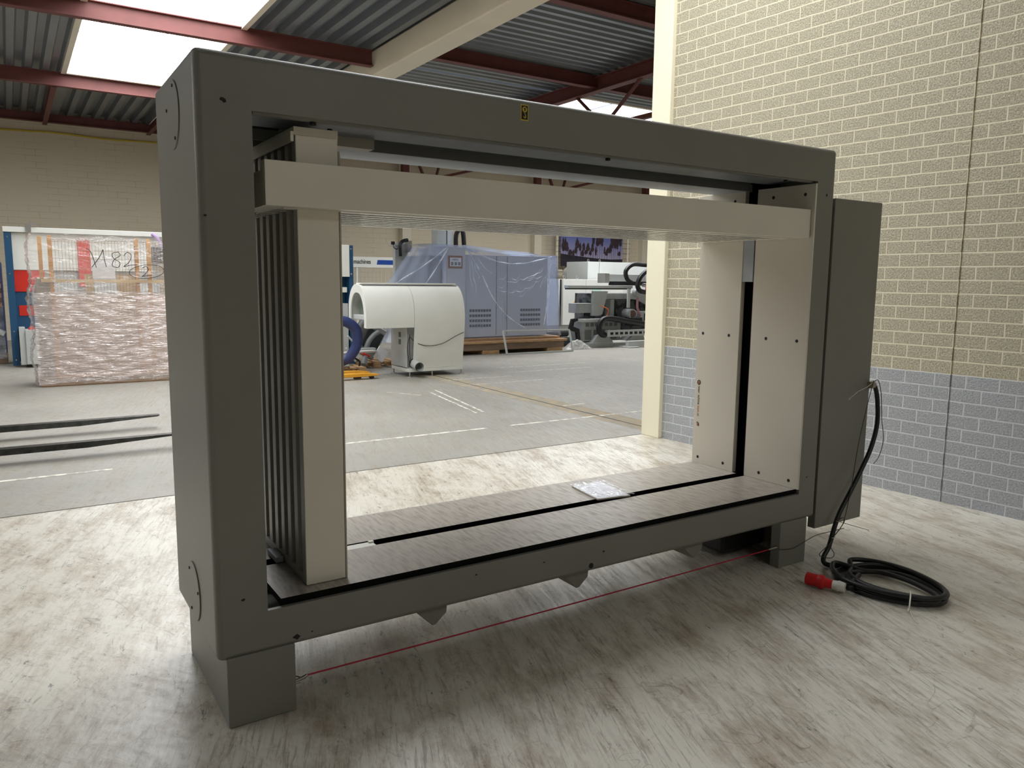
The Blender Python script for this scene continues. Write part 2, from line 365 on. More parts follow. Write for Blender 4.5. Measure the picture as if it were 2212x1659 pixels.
def text(name, s, size, M, m, parent, extrude=0.0006, sx=1.0, bold=0.0):
    cu = bpy.data.curves.new(name, 'FONT'); cu.body = s; cu.size = size; cu.extrude = extrude; cu.offset = bold
    t = bpy.data.objects.new(name, cu); COL.objects.link(t)
    dg = bpy.context.evaluated_depsgraph_get(); me = bpy.data.meshes.new_from_object(t.evaluated_get(dg))
    bpy.data.objects.remove(t)
    me.transform(M @ Matrix.Scale(sx, 4, (1, 0, 0)))
    me.materials.clear(); me.materials.append(m)
    o = bpy.data.objects.new(name, me); COL.objects.link(o)
    o.parent = parent; o.matrix_parent_inverse = wmat(parent).inverted()
    return o
def smoothpath(pts, n=8):
    P = [Vector(p) for p in pts]; out = []
    for i in range(len(P)-1):
        a = P[max(i-1, 0)]; b = P[i]; c = P[i+1]; d = P[min(i+2, len(P)-1)]
        for k in range(n):
            t = k/n
            out.append(0.5*((2*b) + (c-a)*t + (2*a-5*b+4*c-d)*t*t + (-a+3*b-3*c+d)*t**3))
    out.append(P[-1]); return out
def copy_tree(o, parent=None):
    c = o.copy(); COL.objects.link(c)
    if parent is not None: c.parent = parent
    for ch in [x for x in COL.objects if x.parent == o]: copy_tree(ch, c)
    return c

# ================================================================ SETTING
WY = 3.3      # the white floor paint ends here, at the bay's threshold
fl = MB()
fl.quad((-14, -10, 0), (24, -10, 0), (24, WY, 0), (-14, WY, 0)); fl.mi = 1
fl.quad((-14, WY, 0), (24, WY, 0), (24, 20, 0), (-14, 20, 0))
def strip(p, q, w, mi, z=0.0012):
    p = Vector((*p, z)); q = Vector((*q, z)); d = (q-p).normalized(); r = Vector((-d.y, d.x, 0))*w/2
    fl.mi = mi; fl.quad(p-r, q-r, q+r, p+r)
for a, c in ((-0.69, 0.1), (1.9, 3.75), (4.05, 6.0), (6.1, 8.2), (-3.2, -1.0)): strip((a, 4.395), (c, 4.395), 0.05, 2)
for y, a, c in ((8.16, 5.3, 6.5), (7.52, 5.3, 6.7), (5.22, 5.4, 5.75), (8.6, 6.7, 8.6), (9.3, 6.9, 9.0)): strip((a, y), (c, y), 0.04, 2)
strip((4.43, 7.08), (4.14, 5.29), 0.035, 2); strip((4.60, 7.28), (4.25, 5.30), 0.035, 2)
strip((3.9, 7.4), (4.2, 6.9), 0.03, 2)
strip((5.36, 3.3), (5.36, 9.2), 0.42, 4, 0.0008); strip((5.30, 3.3), (5.38, 9.4), 0.03, 3, 0.0014)
strip((-14, WY), (5.0, WY), 0.016, 3, 0.0010)
fl.build('floor', [FL_W, FL_G, LINE, CRACK, DUST], kind='structure', smooth=False, loc=(0, 0, 0))

# brick wall on the right: local x runs along the wall towards the camera
WD = Vector((0.053, -0.9986, 0)).normalized(); WN = Vector((WD.y, -WD.x, 0))   # WN points into the room (-x)
wb = MB(); LW = 13.2; JS = 2.80
wb.box(0, JS-0.007, 0, 0.22, 0, 5.75); wb.box(JS+0.007, LW, 0, 0.22, 0, 5.75); wb.box(JS-0.01, JS+0.01, 0.009, 0.2, 0, 5.75)
wr = wb.build('wall_right', BRICK, kind='structure', loc=(0, 0, 0), smooth=False)
wr.location = (5.041, 3.04, 0); wr.rotation_euler = (0, 0, math.atan2(WD.y, WD.x))
MB().box(5.26, 24, 3.02, 3.25, 0, 5.9).build('wall_middle', BACKW, kind='structure', smooth=False, loc=(0, 0, 0))
MB().box(-14, 24, 20.0, 20.2, 0, 6).build('wall_back', BACKW, kind='structure', smooth=False, loc=(0, 0, 0))
MB().box(-14.2, -14, -10, 20.2, 0, 6).build('wall_left', BACKW, kind='structure', smooth=False, loc=(0, 0, 0))
MB().box(24, 24.2, 3, 20.2, 0, 6).build('wall_far_right', BACKW, kind='structure', smooth=False, loc=(0, 0, 0))
MB().box(-14, 6.2, -10.2, -10, 0, 6).build('wall_near', BACKW, kind='structure', smooth=False, loc=(0, 0, 0))
pl = MB(); pl.box(4.995, 5.26, 3.04, 3.30, 0, 5.75)
pl.build('concrete_column', PILL, bevel=0.008, label='cream painted column closing the end of the brick wall', cat='column')
# pilasters along the far wall, 5 m apart
for i, x in enumerate((4.9, 9.9, 14.9, 19.9)):
    p = MB(); p.box(x, x+0.30, 19.75, 20, 0, 5.35); p.build('trim_%d' % (i+1), BEAMC, kind='structure', smooth=False)

# roof deck ------------------------------------------------------------------
HZ = 5.5
def deck(mb, x0, x1, y0, y1, along):
    per = 0.29 if along == 'y' else 0.22; dep = 0.10 if along == 'y' else 0.075
    prof = [(0, 0), (per*0.38, 0), (per*0.5, dep), (per*0.88, dep), (per, 0)]
    a0, a1 = (x0, x1) if along == 'y' else (y0, y1)
    u = a0
    while u < a1-1e-6:
        for (p, h), (q, g) in zip(prof[:-1], prof[1:]):
            s = u+p; e = min(u+q, a1)
            if s >= a1: break
            if along == 'y': mb.quad((s, y0, HZ+h), (e, y0, HZ+g), (e, y1, HZ+g), (s, y1, HZ+h))
            else: mb.quad((x0, s, HZ+h), (x0, e, HZ+g), (x1, e, HZ+g), (x1, s, HZ+h))
        u += per
dk = MB()
SKYL = []   # (x0,x1,y0,y1)
SKYL.append((0.65, 2.82, 3.9, 15.1))
SKYL.append((-8.6, -6.4, 3.9, 15.1))  # unseen skylight strip, added for more light from the left
xs = [-14, -8.6, -6.4, 0.65, 2.82, 5.2]
for a, b in zip(xs[:-1], xs[1:]):
    if (a, b) in ((-8.6, -6.4), (0.65, 2.82)):
        deck(dk, a, b, 3.3, 3.9, 'y'); deck(dk, a, b, 15.1, 20.1, 'y')
    else: deck(dk, a, b, 3.3, 20.1, 'y')
SR = (9.45, 19.0, 10.95, 14.2); SKYL.append(SR)
deck(dk, 5.2, 24, 3.3, SR[2], 'x'); deck(dk, 5.2, SR[0], SR[2], SR[3], 'x'); deck(dk, SR[1], 24, SR[2], SR[3], 'x'); deck(dk, 5.2, 24, SR[3], 20.1, 'x')
SN = (0.7, 4.95, 0.6, 3.0); SKYL.append(SN)
SL = (-6.6, -4.4, 0.5, 2.8); SKYL.append(SL)  # unseen skylight added to brighten the left side of the press
deck(dk, -14, SL[0], -10, 3.3, 'y'); deck(dk, SL[0], SL[1], -10, SL[2], 'y'); deck(dk, SL[0], SL[1], SL[3], 3.3, 'y'); deck(dk, SL[1], SN[0], -10, 3.3, 'y'); deck(dk, SN[1], 6.2, -10, 3.3, 'y'); SB_FILL = (SN[0], SN[1], -7.2, -5.2); SKYL.append(SB_FILL)  # the rear skylight is unseen, added as front fill
deck(dk, SN[0], SN[1], -10, SB_FILL[2], 'y'); deck(dk, SN[0], SN[1], SB_FILL[3], SN[2], 'y'); deck(dk, SN[0], SN[1], SN[3], 3.3, 'y')
dk.build('ceiling', DECK, kind='structure', smooth=False, loc=(0, 0, 0))

PANE = emis('daylit_skylight_sheet', (250, 252, 255), SKY)
PANE_FILL = emis('added_skylight_fill', (250, 252, 255), 3.8)  # glow of the unseen skylights added as fill for the press
PANE2 = emis('daylit_skylight_sheet_near_bay', (250, 252, 255), BAY)
for i, (x0, x1, y0, y1) in enumerate(SKYL):
    f = MB(); t = 0.07; hz0 = HZ-0.03; hz1 = HZ+0.34
    f.box(x0-t, x0+0.02, y0-t, y1+t, hz0, hz1); f.box(x1-0.02, x1+t, y0-t, y1+t, hz0, hz1)
    f.box(x0, x1, y0-t, y0+0.02, hz0, hz1); f.box(x0, x1, y1-0.02, y1+t, hz0, hz1)
    fr = f.build('window_%d' % (i+1), BEAMC, kind='structure', smooth=False)  # also frames the added unseen skylights
    pn = MB(); xm = (x0+x1)/2; hw = (x1-x0)/2; arcs = i != 2
    rise = 0.45 if arcs else 0.12
    pn.grid(lambda u, v: (x0+u*(x1-x0), y0+v*(y1-y0), hz1-0.01+rise*(1-(2*u-1)**2)), 16, 2)
    for yy in (y0+0.03, y1-0.03):
        vs = [pn.bm.verts.new((x0+k/16*(x1-x0), yy, hz1-0.012+rise*(1-(k/8-1)**2))) for k in range(17)]; pn._f(vs)
    pn.build('pane', PANE_FILL if i >= 4 else PANE2 if i == 3 else PANE, fr, smooth=False)
    gb = MB()
    if arcs:
        k = y0+1.4
        while k < y1:
            gb.tube([(x0+u/14*(x1-x0), k, hz1-0.04+rise*(1-(u/7-1)**2)) for u in range(15)], 0.010, 6); k += 2.1
    else:
        k = x0+0.9
        while k < x1-0.5:
            gb.tube([(k, y0, hz1-0.03), (k, y1, hz1-0.03)], 0.02, 6); k += 1.5
    gb.build('glazing_bar', mat('glazing_bar_grey', (120, 130, 160), 0.5), fr)

# beams of the roof
PG = 'red oxide steel purlins under the left roof deck'
for y, lab in ((10.4, 'nearer red steel purlin crossing below the big skylight and ending at the pale beam'), (15.25, 'farther red steel purlin at the far end of the big skylight')):
    MB().ibeam((-13.9, y, 5.37), (5.0, y, 5.37), 0.14, 0.26).build('roof_purlin', REDOX, label=lab, cat='beam')
MB().ibeam((-13.9, 19.9, 5.40), (23.9, 19.9, 5.40), 0.14, 0.2).build('roof_purlin', REDOX, label='dark red steel beam along the top of the far wall', cat='beam')
for i, (xa, lab) in enumerate(((0.45, 'short red tie beam beside the skylight, meeting the far wall'), (2.75, 'short red tie beam at the far wall just left of the grey press frame'))):
    MB().ibeam((xa, 15.3, 5.3), (xa, 19.8, 5.3), 0.10, 0.16).build('roof_tie', REDOX, label=lab, cat='beam')
MB().box(5.02, 5.44, 3.3, 20, 5.10, 5.52).build('concrete_beam', BEAMC, bevel=0.03, label='wide pale concrete beam running under the roof deck away from the viewer', cat='beam')
for y, lab in ((9.45, 'red purlin right of the pale beam, crossing to the truss'), (6.1, 'red purlin at the top edge beside the cream column')):
    MB().ibeam((5.44, y, 5.38), (23.9, y, 5.38), 0.14, 0.22).build('roof_purlin', REDOX, label=lab, cat='beam')
# lattice truss running towards the far wall
tr = thing('roof_truss', 'red steel lattice truss with round diagonal struts above the press', 'truss', (9.2, 11.6, 4.4))
MB().ibeam((9.2, 3.4, 5.33), (9.2, 19.8, 5.33), 0.18, 0.26).build('top_chord', REDOX, tr)
MB().bar((9.2, 3.4, 4.52), (9.2, 11.45, 4.52), 0.10, 0.08).build('bottom_chord', REDOX, tr)
y = 3.6
while y < 9.5:
    MB().tube([(9.2, y+0.15, 5.22), (9.2, y+1.15, 4.55)], 0.035, 8).build('strut', REDOX, tr)
    MB().tube([(9.2, y+2.05, 5.22), (9.2, y+1.20, 4.55)], 0.035, 8).build('strut', REDOX, tr)
    y += 2.2
# wind bracing in front of the far wall, one set per bay
for i, x in enumerate((4.98, 9.93, 14.88, 19.83)):
    br = thing('wall_bracing', ('red post with V struts on the far wall, %s') % (
        'behind the press column', 'leftmost above the cream beam', 'middle one above the cream beam', 'rightmost above the cream beam')[i], 'bracing', (x, 19.6, 4.2), 'red bracing sets on the far wall')
    MB().box(x-0.10, x+0.10, 19.5, 19.7, 4.2, 5.4).build('post', REDOX, br)
    MB().bar((x+0.30, 19.5, 5.38), (x+0.80, 19.5, 4.3), 0.05, 0.11, (0, 1, 0)).build('brace', REDOX, br)
    MB().bar((x+1.20, 19.5, 5.38), (x+0.86, 19.5, 4.3), 0.05, 0.09, (0, 1, 0)).build('brace', REDOX, br)
    MB().bar((x+0.95, 19.5, 4.73), (x+3.3, 19.3, 5.36), 0.08, 0.12, (0, 1, 0)).build('rafter', REDOX, br)
# yellow cable along the far wall
MB().tube([(-6+i*0.5, 19.93, 5.06-0.02*math.sin(i*1.3)) for i in range(22)], 0.022, 6).build('wall_cable', mat('yellow_cable', (196, 170, 50), 0.5), label='thin yellow cable run along the top of the far wall', cat='cable')

# ================================================================ PRESS
W, H, ZB, D = 3.332, 2.327, 0.2528, 0.746
press = thing('frame_press', 'large grey painted frame press with cream clamping bars standing on the white floor', 'machine', (1.6, 0.37, 0))
def ring():
    m = MB(); bm = m.bm
    def loop(x0, x1, z0, z1, y): return [bm.verts.new(p) for p in ((x0, y, z0), (x1, y, z0), (x1, y, z1), (x0, y, z1))]
    of = loop(0, W, ZB, H, 0); ob = loop(0, W, ZB, H, D)
    i1 = loop(0.18, 3.178, 0.408, 2.148, 0); i2 = loop(0.18, 3.178, 0.408, 2.148, 0.018)
    i3 = loop(0.06, 3.26, 0.33, 2.255, 0.018); i4 = loop(0.06, 3.26, 0.33, 2.255, D-0.018)
    i5 = loop(0.18, 3.178, 0.408, 2.148, D-0.018); i6 = loop(0.18, 3.178, 0.408, 2.148, D)
    seq = [of, i1, i2, i3, i4, i5, i6, ob, of]
    for a, b in zip(seq[:-1], seq[1:]):
        for k in range(4): m._f([a[k], a[(k+1) % 4], b[(k+1) % 4], b[k]])
    return m
rb = ring().build('frame', GREY, press)
bv = rb.modifiers.new('edge', 'BEVEL'); bv.width = 0.022; bv.segments = 4; bv.limit_method = 'WEIGHT'
at_ = rb.data.attributes.new('bevel_weight_edge', 'FLOAT', 'EDGE')
for e in rb.data.edges:
    a, b = [rb.data.vertices[i].co for i in e.vertices]
    def outer(v): return (abs(v.x) < 1e-4 or abs(v.x-W) < 1e-4) and (abs(v.z-ZB) < 1e-4 or abs(v.z-H) < 1e-4)
    if outer(a) and outer(b): at_.data[e.index].value = 1.0
# feet: folded housings
MB().box(0.029, 0.273, -0.008, 0.679, 0, ZB+0.01).build('foot', GREY, press, bevel=0.006)
f = MB(); f.box(3.024, 3.255, -0.008, 0.02, 0, ZB+0.01); f.box(3.024, 3.036, 0.012, 0.055, 0, ZB+0.01); f.box(3.243, 3.255, 0.012, 0.66, 0, ZB+0.01)
f.build('foot', GREY, press, bevel=0.004)
MB().box(2.86, 3.23, 0.26, 0.62, 0.03, 0.33).build('drive_motor_housing', DARK, press, bevel=0.02)
# V shaped cross rails below the bottom beam
for i, x in enumerate((0.865, 1.62, 2.385)):
    MB().prism([(x-0.075, ZB+0.01), (x-0.075, ZB-0.012), (x-0.004, 0.171), (x+0.012, 0.173), (x+0.062, 0.215), (x+0.066, ZB+0.01)], 'y', 0.035, 0.70).build('cross_rail', GREY, press, bevel=0.003)
# round covers on the left side
for cy, cz, rr, an in ((0.362, 2.172, 0.120, (0.3, 1.9, 4.2)), (0.368, 0.392, 0.115, (0.9, 2.9, 5.2))):
    c = MB().cyl((0.004, cy, cz), (-0.005, cy, cz), rr, 56).build('round_cover', GREY, press, bevel=0.002)
    for a in an:
        MB().cyl((-0.003, cy+0.1*math.cos(a)*rr/0.12, cz+0.1*math.sin(a)*rr/0.12), (-0.008, cy+0.1*math.cos(a)*rr/0.12, cz+0.1*math.sin(a)*rr/0.12), 0.006, 10).build('screw', HOLE, c)
# paint chips on the frame
for cx, cz, s, y in ((0.090, 2.171, 0.013, 0), (0.28, 0.283, 0.016, 0), (0.094, 0.468, 0.008, 0), (0.020, 1.80, 0.006, 0), (3.26, 2.08, 0.010, 0), (3.24, 0.50, 0.008, 0), (1.05, 0.365, 0.006, 0), (1.40, 0.352, 0.006, 0), (0.34, 0.29, 0.004, 0), (1.745, 0.338, 0.008, 0), (2.05, 0.27, 0.005, 0)):
    n = 9; ch = MB(); ch.prism([(cx+s*random.uniform(0.5, 1.1)*math.cos(k*2*PI/n), cz+s*random.uniform(0.3, 0.8)*math.sin(k*2*PI/n)) for k in range(n)], 'y', -0.0012, 0.001)
    ch.build('paint_chip', HOLE, press, smooth=False)
MB().cyl((1.671, -0.0015, 0.282), (1.671, 0.01, 0.282), 0.013, 24).build('bolt_hole', HOLE, press)
# clamping table: two slabs with a slot
for y0, y1 in ((0.0185, 0.379), (0.446, 0.815)):
    t = MB(); t.box(0.233, 3.164, y0, y1, 0.409, 0.435)
    t.bm.faces.ensure_lookup_table()
    for fc in t.bm.faces:
        if abs(fc.normal.z) < 0.5: pass
    sl = t.build('table_slab', [BLACK, TABLE], press, smooth=False)
    for p in sl.data.polygons:
        if p.normal.z > 0.9: p.material_index = 1
MB().box(0.20, 3.20, 0.36, 0.47, 0.30, 0.36).build('slot_floor', BLACK, press)
MB().box(0.50, 0.765, 0.382, 0.444, 0.418, 0.431).build('slot_cover', mat('white_slot_cover', (214, 212, 202), 0.5), press, bevel=0.002)
MB().box(0.745, 0.768, 0.425, 0.444, 0.41, 0.437).build('slot_cover_lug', mat('white_slot_cover', (214, 212, 202), 0.5), press, bevel=0.001)
# inner guide plates of the top beam
MB().box(0.09, 3.24, 0.03, 0.375, 2.168, 2.20).build('guide_plate', ZINC, press, bevel=0.003)
MB().box(0.42, 3.20, 0.4705, 0.715, 2.134, 2.19).build('guide_plate', ZINC, press, bevel=0.003)
MB().box(0.10, 3.20, 0.462, 0.470, 2.134, 2.176).build('guide_rail', mat('grey_rail', (150, 154, 154), 0.5), press)
MB().prism([(0.0185, 2.152), (0.030, 2.143), (0.052, 2.143), (0.060, 2.167), (0.0185, 2.167)], 'x', 0.19, 3.17).build('lip_profile', GREY, press)
for x in (0.40, 1.74, 2.96): MB().cyl((x, 0.04, 2.143), (x, 0.04, 2.132), 0.012, 6).build('bolt', HOLE, press)
# vertical comb plate (left)
cl = MB(); cl.box(0.351, 0.506, 0.084, 0.124, 0.437, 2.102)
pc = cl.build('vertical_clamp_comb', CREAM, press, bevel=0.002)
COMB = mat('grey_comb_bar', (150, 150, 143), 0.35)
for k in range(7): MB().box(0.353, 0.500, 0.178+0.091*k, 0.178+0.091*k+0.046, 0.472, 2.102).build('comb_bar', COMB, pc, bevel=0.003)
MB().box(0.353, 0.500, 0.1245, 0.77, 0.437, 0.472).build('comb_foot', COMB, pc, bevel=0.002)
MB().box(0.3495, 0.3508, 0.086, 0.124, 0.44, 2.10).build('comb_side', COMB, pc)
MB().box(0.5075, 0.514, 0.084, 0.124, 0.437, 2.06).build('edge_strip', mat('edge_strip_beige', (170, 162, 148), 0.4), pc)
MB().box(0.345, 0.507, 0.083, 0.80, 2.102, 2.130).build('top_cap', CREAM, pc, bevel=0.001)
MB().box(0.333, 0.3445, 0.083, 0.80, 2.078, 2.113).build('side_rail', CREAM, pc, bevel=0.001)
MB().box(0.318, 0.350, 0.375, 0.50, 0.438, 0.462).build('guide_block', ZINC, pc, bevel=0.002)
MB().box(0.508, 0.777, 0.385, 0.455, 2.130, 2.172).build('hanger_block', CREAM, pc, bevel=0.002)
MB().cyl((0.49, 0.12, 2.13), (0.49, 0.12, 2.141), 0.010, 6).build('bolt', HOLE, pc)
# horizontal comb plate (upper)
bb = MB(); bb.box(0.222, 3.158, 0.0195, 0.075, 1.846, 1.999)
bb.box(3.08, 3.158, 0.07, 0.81, 1.846, 1.94); bb.box(0.224, 0.300, 0.07, 0.36, 1.846, 1.97)
bc = bb.build('horizontal_clamp_comb', CREAM, press, bevel=0.002)
MB().box(0.30, 3.08, 0.078, 0.112, 1.843, 1.850).build('bottom_strip', CREAM, bc, bevel=0.001)
SLAT = mat('glossy_white_slat', (232, 228, 216), 0.16); SLAT_SHADE = mat('slat_gap_shade', (70, 66, 56), 0.6)  # slat sides coloured dark to put shade into the gaps
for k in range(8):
    sl_ = MB().box(0.30, 3.08, 0.131+0.091*k, 0.131+0.091*k+0.040, 1.851, 1.94).build('comb_slat', SLAT_SHADE, bc)
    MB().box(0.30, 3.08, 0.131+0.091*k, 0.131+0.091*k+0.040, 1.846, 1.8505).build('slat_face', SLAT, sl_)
# right fixed plates
fp = MB().box(3.164, 3.177, 0.0, 0.388, 0.4352, 2.137).build('fixed_plate', WHITE, press, bevel=0.0015)
rp = MB().box(3.164, 3.196, 0.478, 0.818, 0.4352, 2.137).build('fixed_plate', WHITE, press, bevel=0.0015)
for par, ys in ((fp, (0.277, 0.065)), (rp, (0.768, 0.556))):
    for y in ys:
        for z in (2.083, 1.279, 0.476): MB().cyl((3.1632, y, z), (3.17, y, z), 0.0095, 20).build('bolt_hole', HOLE, par)
MB().box(3.225, 3.245, 0.30, 0.60, 0.34, 2.20).build('slot_shade_back', BLACK, press)  # black panel standing in for the shade inside the slot
MB().box(3.168, 3.180, 0.400, 0.478, 1.606, 1.95).build('slot_carriage', ZINC, press, bevel=0.001)
sp = MB(); z = 0.445
while z < 2.12:
    sp.cyl((3.203, 0.405, z), (3.203, 0.405, z+0.005), 0.015, 10); z += 0.0105
sp.cyl((3.203, 0.405, 0.44), (3.203, 0.405, 2.13), 0.011, 10)
sp.build('threaded_spindle', mat('oiled_spindle', (88, 74, 56), 0.4, 0.6), press)
# lifting sign
sg = MB().box(1.2465, 1.2835, -0.0014, 0.0005, 2.2415, 2.3045).build('lifting_sign', YSIG, press, smooth=False)
MB().box(1.2505, 1.2800, -0.0020, -0.0012, 2.2460, 2.3000).build('sign_field', INK, sg, smooth=False)
s = MB(); s.cyl((1.2652, -0.0026, 2.2850), (1.2652, -0.0018, 2.2850), 0.0112, 28)
s.build('sign_hoop', YSIG, sg, smooth=False)
s = MB(); s.prism([(1.2652, 2.2935), (1.2592, 2.2860), (1.2628, 2.2860), (1.2628, 2.2785), (1.2676, 2.2785), (1.2676, 2.2860), (1.2712, 2.2860)], 'y', -0.0031, -0.0024)
s.build('sign_arrow', INK, sg, smooth=False)
s = MB(); s.tube([(1.2652, -0.0022, 2.2745), (1.2652, -0.0022, 2.2690), (1.2690, -0.0022, 2.2640), (1.2706, -0.0022, 2.2590), (1.2690, -0.0022, 2.2540), (1.2655, -0.0022, 2.2525), (1.2620, -0.0022, 2.2550), (1.2610, -0.0022, 2.2600)], [0.0016, 0.0016, 0.002, 0.0024, 0.0026, 0.0026, 0.002, 0.001], 8)
s.build('sign_hook', YSIG, sg)
# sticker lettering on the rear fixed plate, reading downwards
def onplate(y, z): return Matrix.Translation((3.1634, y, z)) @ Matrix(((0, 0, -1, 0), (0, -1, 0, 0), (-1, 0, 0, 0), (0, 0, 0, 1)))
SX = 3.1634
def stx(body, z, size, m, y=0.788, name='sticker_text', sx=1.0): return text(name, body, size, onplate(y, z), m, rp, 0.0004, sx)
stx('wasr', 0.938, 0.026, INK, sx=0.93)
stx('achine', 0.880, 0.026, INK, sx=0.93)
stx('kast', 0.808, 0.026, INKO, sx=0.93)
stx('.nl', 0.765, 0.026, INK, sx=0.93)
for z, full in ((0.962, 1), (0.688, 0)):
    m = MB(); a0, a1 = (0, 2*PI) if full else (0.3*PI, 1.25*PI)
    n = 22; m.tube([(3.1632, 0.783+0.011*math.cos(a0+(a1-a0)*k/n), z+0.0135*math.sin(a0+(a1-a0)*k/n)) for k in range(n+1)], 0.0028, 6)
    m.build('sticker_ring', INK, rp)
    m = MB(); m.box(3.1630, 3.1642, 0.775, 0.789, z-0.008, z+0.001); m.build('sticker_dot', INKO, rp, smooth=False)
    m = MB(); m.box(3.1628, 3.1640, 0.779, 0.785, z+0.000, z+0.005); m.build('sticker_dot', INK, rp, smooth=False)
# electrical cabinet on the right end
cb = MB(); cb.box(3.342, 3.789, 0.0, 0.05, 0.176, 2.071)
ec = cb.build('electrical_cabinet', GREY, press, bevel=0.004)
MB().box(3.333, 3.780, 0.06, 0.62, 0.30, 2.06).build('cabinet_body', GREY, ec, bevel=0.006)
MB().cyl((3.765, -0.012, 1.0), (3.812, -0.012, 1.0), 0.021, 18).build('cable_gland', mat('beige_gland', (150, 142, 124), 0.5), ec, bevel=0.003)

# power cable with coil and plug
cab = thing('power_cable', 'thick black power cable hanging from the cabinet and coiled on the floor', 'cable', (3.3, -0.4, 0))
R_ = 0.0135
drop = [(3.79, -0.012, 1.0), (3.825, -0.014, 0.985), (3.850, -0.02, 0.90), (3.842, -0.034, 0.76), (3.775, -0.047, 0.62), (3.672, -0.059, 0.50), (3.567, -0.07, 0.39), (3.459, -0.081, 0.283), (3.399, -0.09, 0.198), (3.345, -0.10, 0.10), (3.292, -0.106, 0.045), (3.278, -0.13, 0.018), (3.31, -0.185, 0.016)]
loops = drop[:]
cx, cy = 3.30, -0.50
def ell(t, a, b, dx=0, dy=0, z=0.016):   # long axis lies along the y direction
    return (cx+dx+a*math.cos(t), cy+dy+b*math.sin(t), z)
turns = [(0.215, 0.275, 0, 0, 0.016), (0.180, 0.250, 0.030, -0.020, 0.036), (0.212, 0.290, -0.010, 0.010, 0.050), (0.150, 0.235, -0.035, -0.035, 0.028), (0.185, 0.215, 0.00, -0.050, 0.022)]
t = 1.15
for a, b, dx, dy, z in turns:
    for k in range(12):
        loops.append(ell(t, a+0.006*math.sin(3*t), b, dx, dy, z+0.004*math.sin(2*t))); t -= 2*PI/12
loops += [(3.12, -0.40, 0.03), (3.07, -0.44, 0.030), (3.03, -0.435, 0.033)]
MB().tube(smoothpath(loops, 6), R_, 12).build('sheath', RUBBER, cab)
px_ = Vector((3.012, -0.412, 0.036)); qx = Vector((2.950, -0.245, 0.040)); dv = (qx-px_)
g = MB(); g.tube([px_ + dv*t_ for t_ in (-0.10, 0.10, 0.12, 0.25)], [0.024, 0.029, 0.026, 0.024], 14); g.build('plug_nut', WPLA, cab, bevel=0.001)
g = MB(); g.tube([px_ + dv*t_ for t_ in (0.24, 0.46, 0.50, 0.62, 0.66, 0.70, 1.0)], [0.023, 0.026, 0.036, 0.037, 0.033, 0.033, 0.034], 22); pg = g.build('plug', REDP, cab)
MB().tube([px_ + dv*0.99, px_+dv*1.015], 0.028, 20).build('plug_face', HOLE, pg)
tie = mat('white_cable_tie', (214, 210, 200), 0.5)
g = MB(); g.tube(smoothpath([(3.225, -0.655, 0.012), (3.20, -0.668, 0.062), (3.15, -0.700, 0.070), (3.085, -0.735, 0.050), (3.070, -0.742, 0.012), (3.12, -0.71, 0.003)], 6), 0.0035, 6)
g.tube(smoothpath([(3.078, -0.738, 0.02), (3.03, -0.79, 0.006), (2.985, -0.838, 0.012)], 5), 0.002, 6); g.build('cable_tie', tie, cab)
g = MB(); g.tube([(3.752, -0.035, 1.012), (3.70, -0.04, 0.995), (3.621, -0.035, 0.973), (3.560, -0.03, 0.94), (3.545, -0.03, 0.93)], 0.0022, 6); g.build('cable_tie', tie, cab)
g = MB(); g.tube(smoothpath([(3.39, -0.107, 0.243), (3.43, -0.107, 0.232), (3.523, -0.10, 0.20), (3.732, -0.10, 0.129)], 4), 0.0018, 6)
g.tube([(3.434+0.016*math.cos(a_*PI/6), -0.086+0.018*math.sin(a_*PI/6), 0.245+0.006*math.cos(a_*PI/6)) for a_ in range(12)], 0.0022, 6, closed=True); g.build('cable_tie', mat('grey_cable_tie', (150, 142, 130), 0.5), cab)
g = MB(); g.tube([(3.376+0.017*math.cos(a_*PI/6), -0.094+0.018*math.sin(a_*PI/6), 0.150+0.004*math.cos(a_*PI/6)) for a_ in range(12)], 0.0022, 6, closed=True); g.build('cable_tie', tie, cab)
# thin grey wire hanging beside the cable
wr_ = [(3.80, -0.016, 1.02), (3.766, -0.038, 1.018), (3.729, -0.035, 0.896), (3.632, -0.055, 0.657), (3.554, -0.08, 0.42), (3.475, -0.103, 0.25), (3.44, -0.106, 0.20), (3.40, -0.11, 0.175), (3.376, -0.11, 0.162), (3.42, -0.115, 0.20), (3.455, -0.115, 0.235), (3.44, -0.115, 0.26), (3.40, -0.112, 0.25)]
wr2 = [(3.776, -0.038, 1.024), (3.815, -0.038, 1.028), (3.868, -0.03, 0.942), (3.882, -0.036, 0.80), (3.896, -0.031, 0.771), (3.906, -0.043, 0.657), (3.854, -0.055, 0.563), (3.79, -0.062, 0.525)]
wr3 = [(3.478, -0.10, 0.185), (3.40, -0.06, 0.165), (3.33, -0.03, 0.150), (3.264, -0.02, 0.132), (3.142, -0.014, 0.101), (3.05, -0.012, 0.108), (3.012, -0.016, 0.118)]
wr4 = [(3.345, -0.115, 0.135), (3.314, -0.125, 0.127), (3.236, -0.125, 0.092), (3.231, -0.125, 0.072), (3.319, -0.130, 0.043), (3.358, -0.128, 0.057), (3.334, -0.118, 0.102)]
for p in (wr_, wr2, wr3, wr4): MB().tube(smoothpath(p, 6), 0.0022, 6).build('control_wire', CABR, cab)

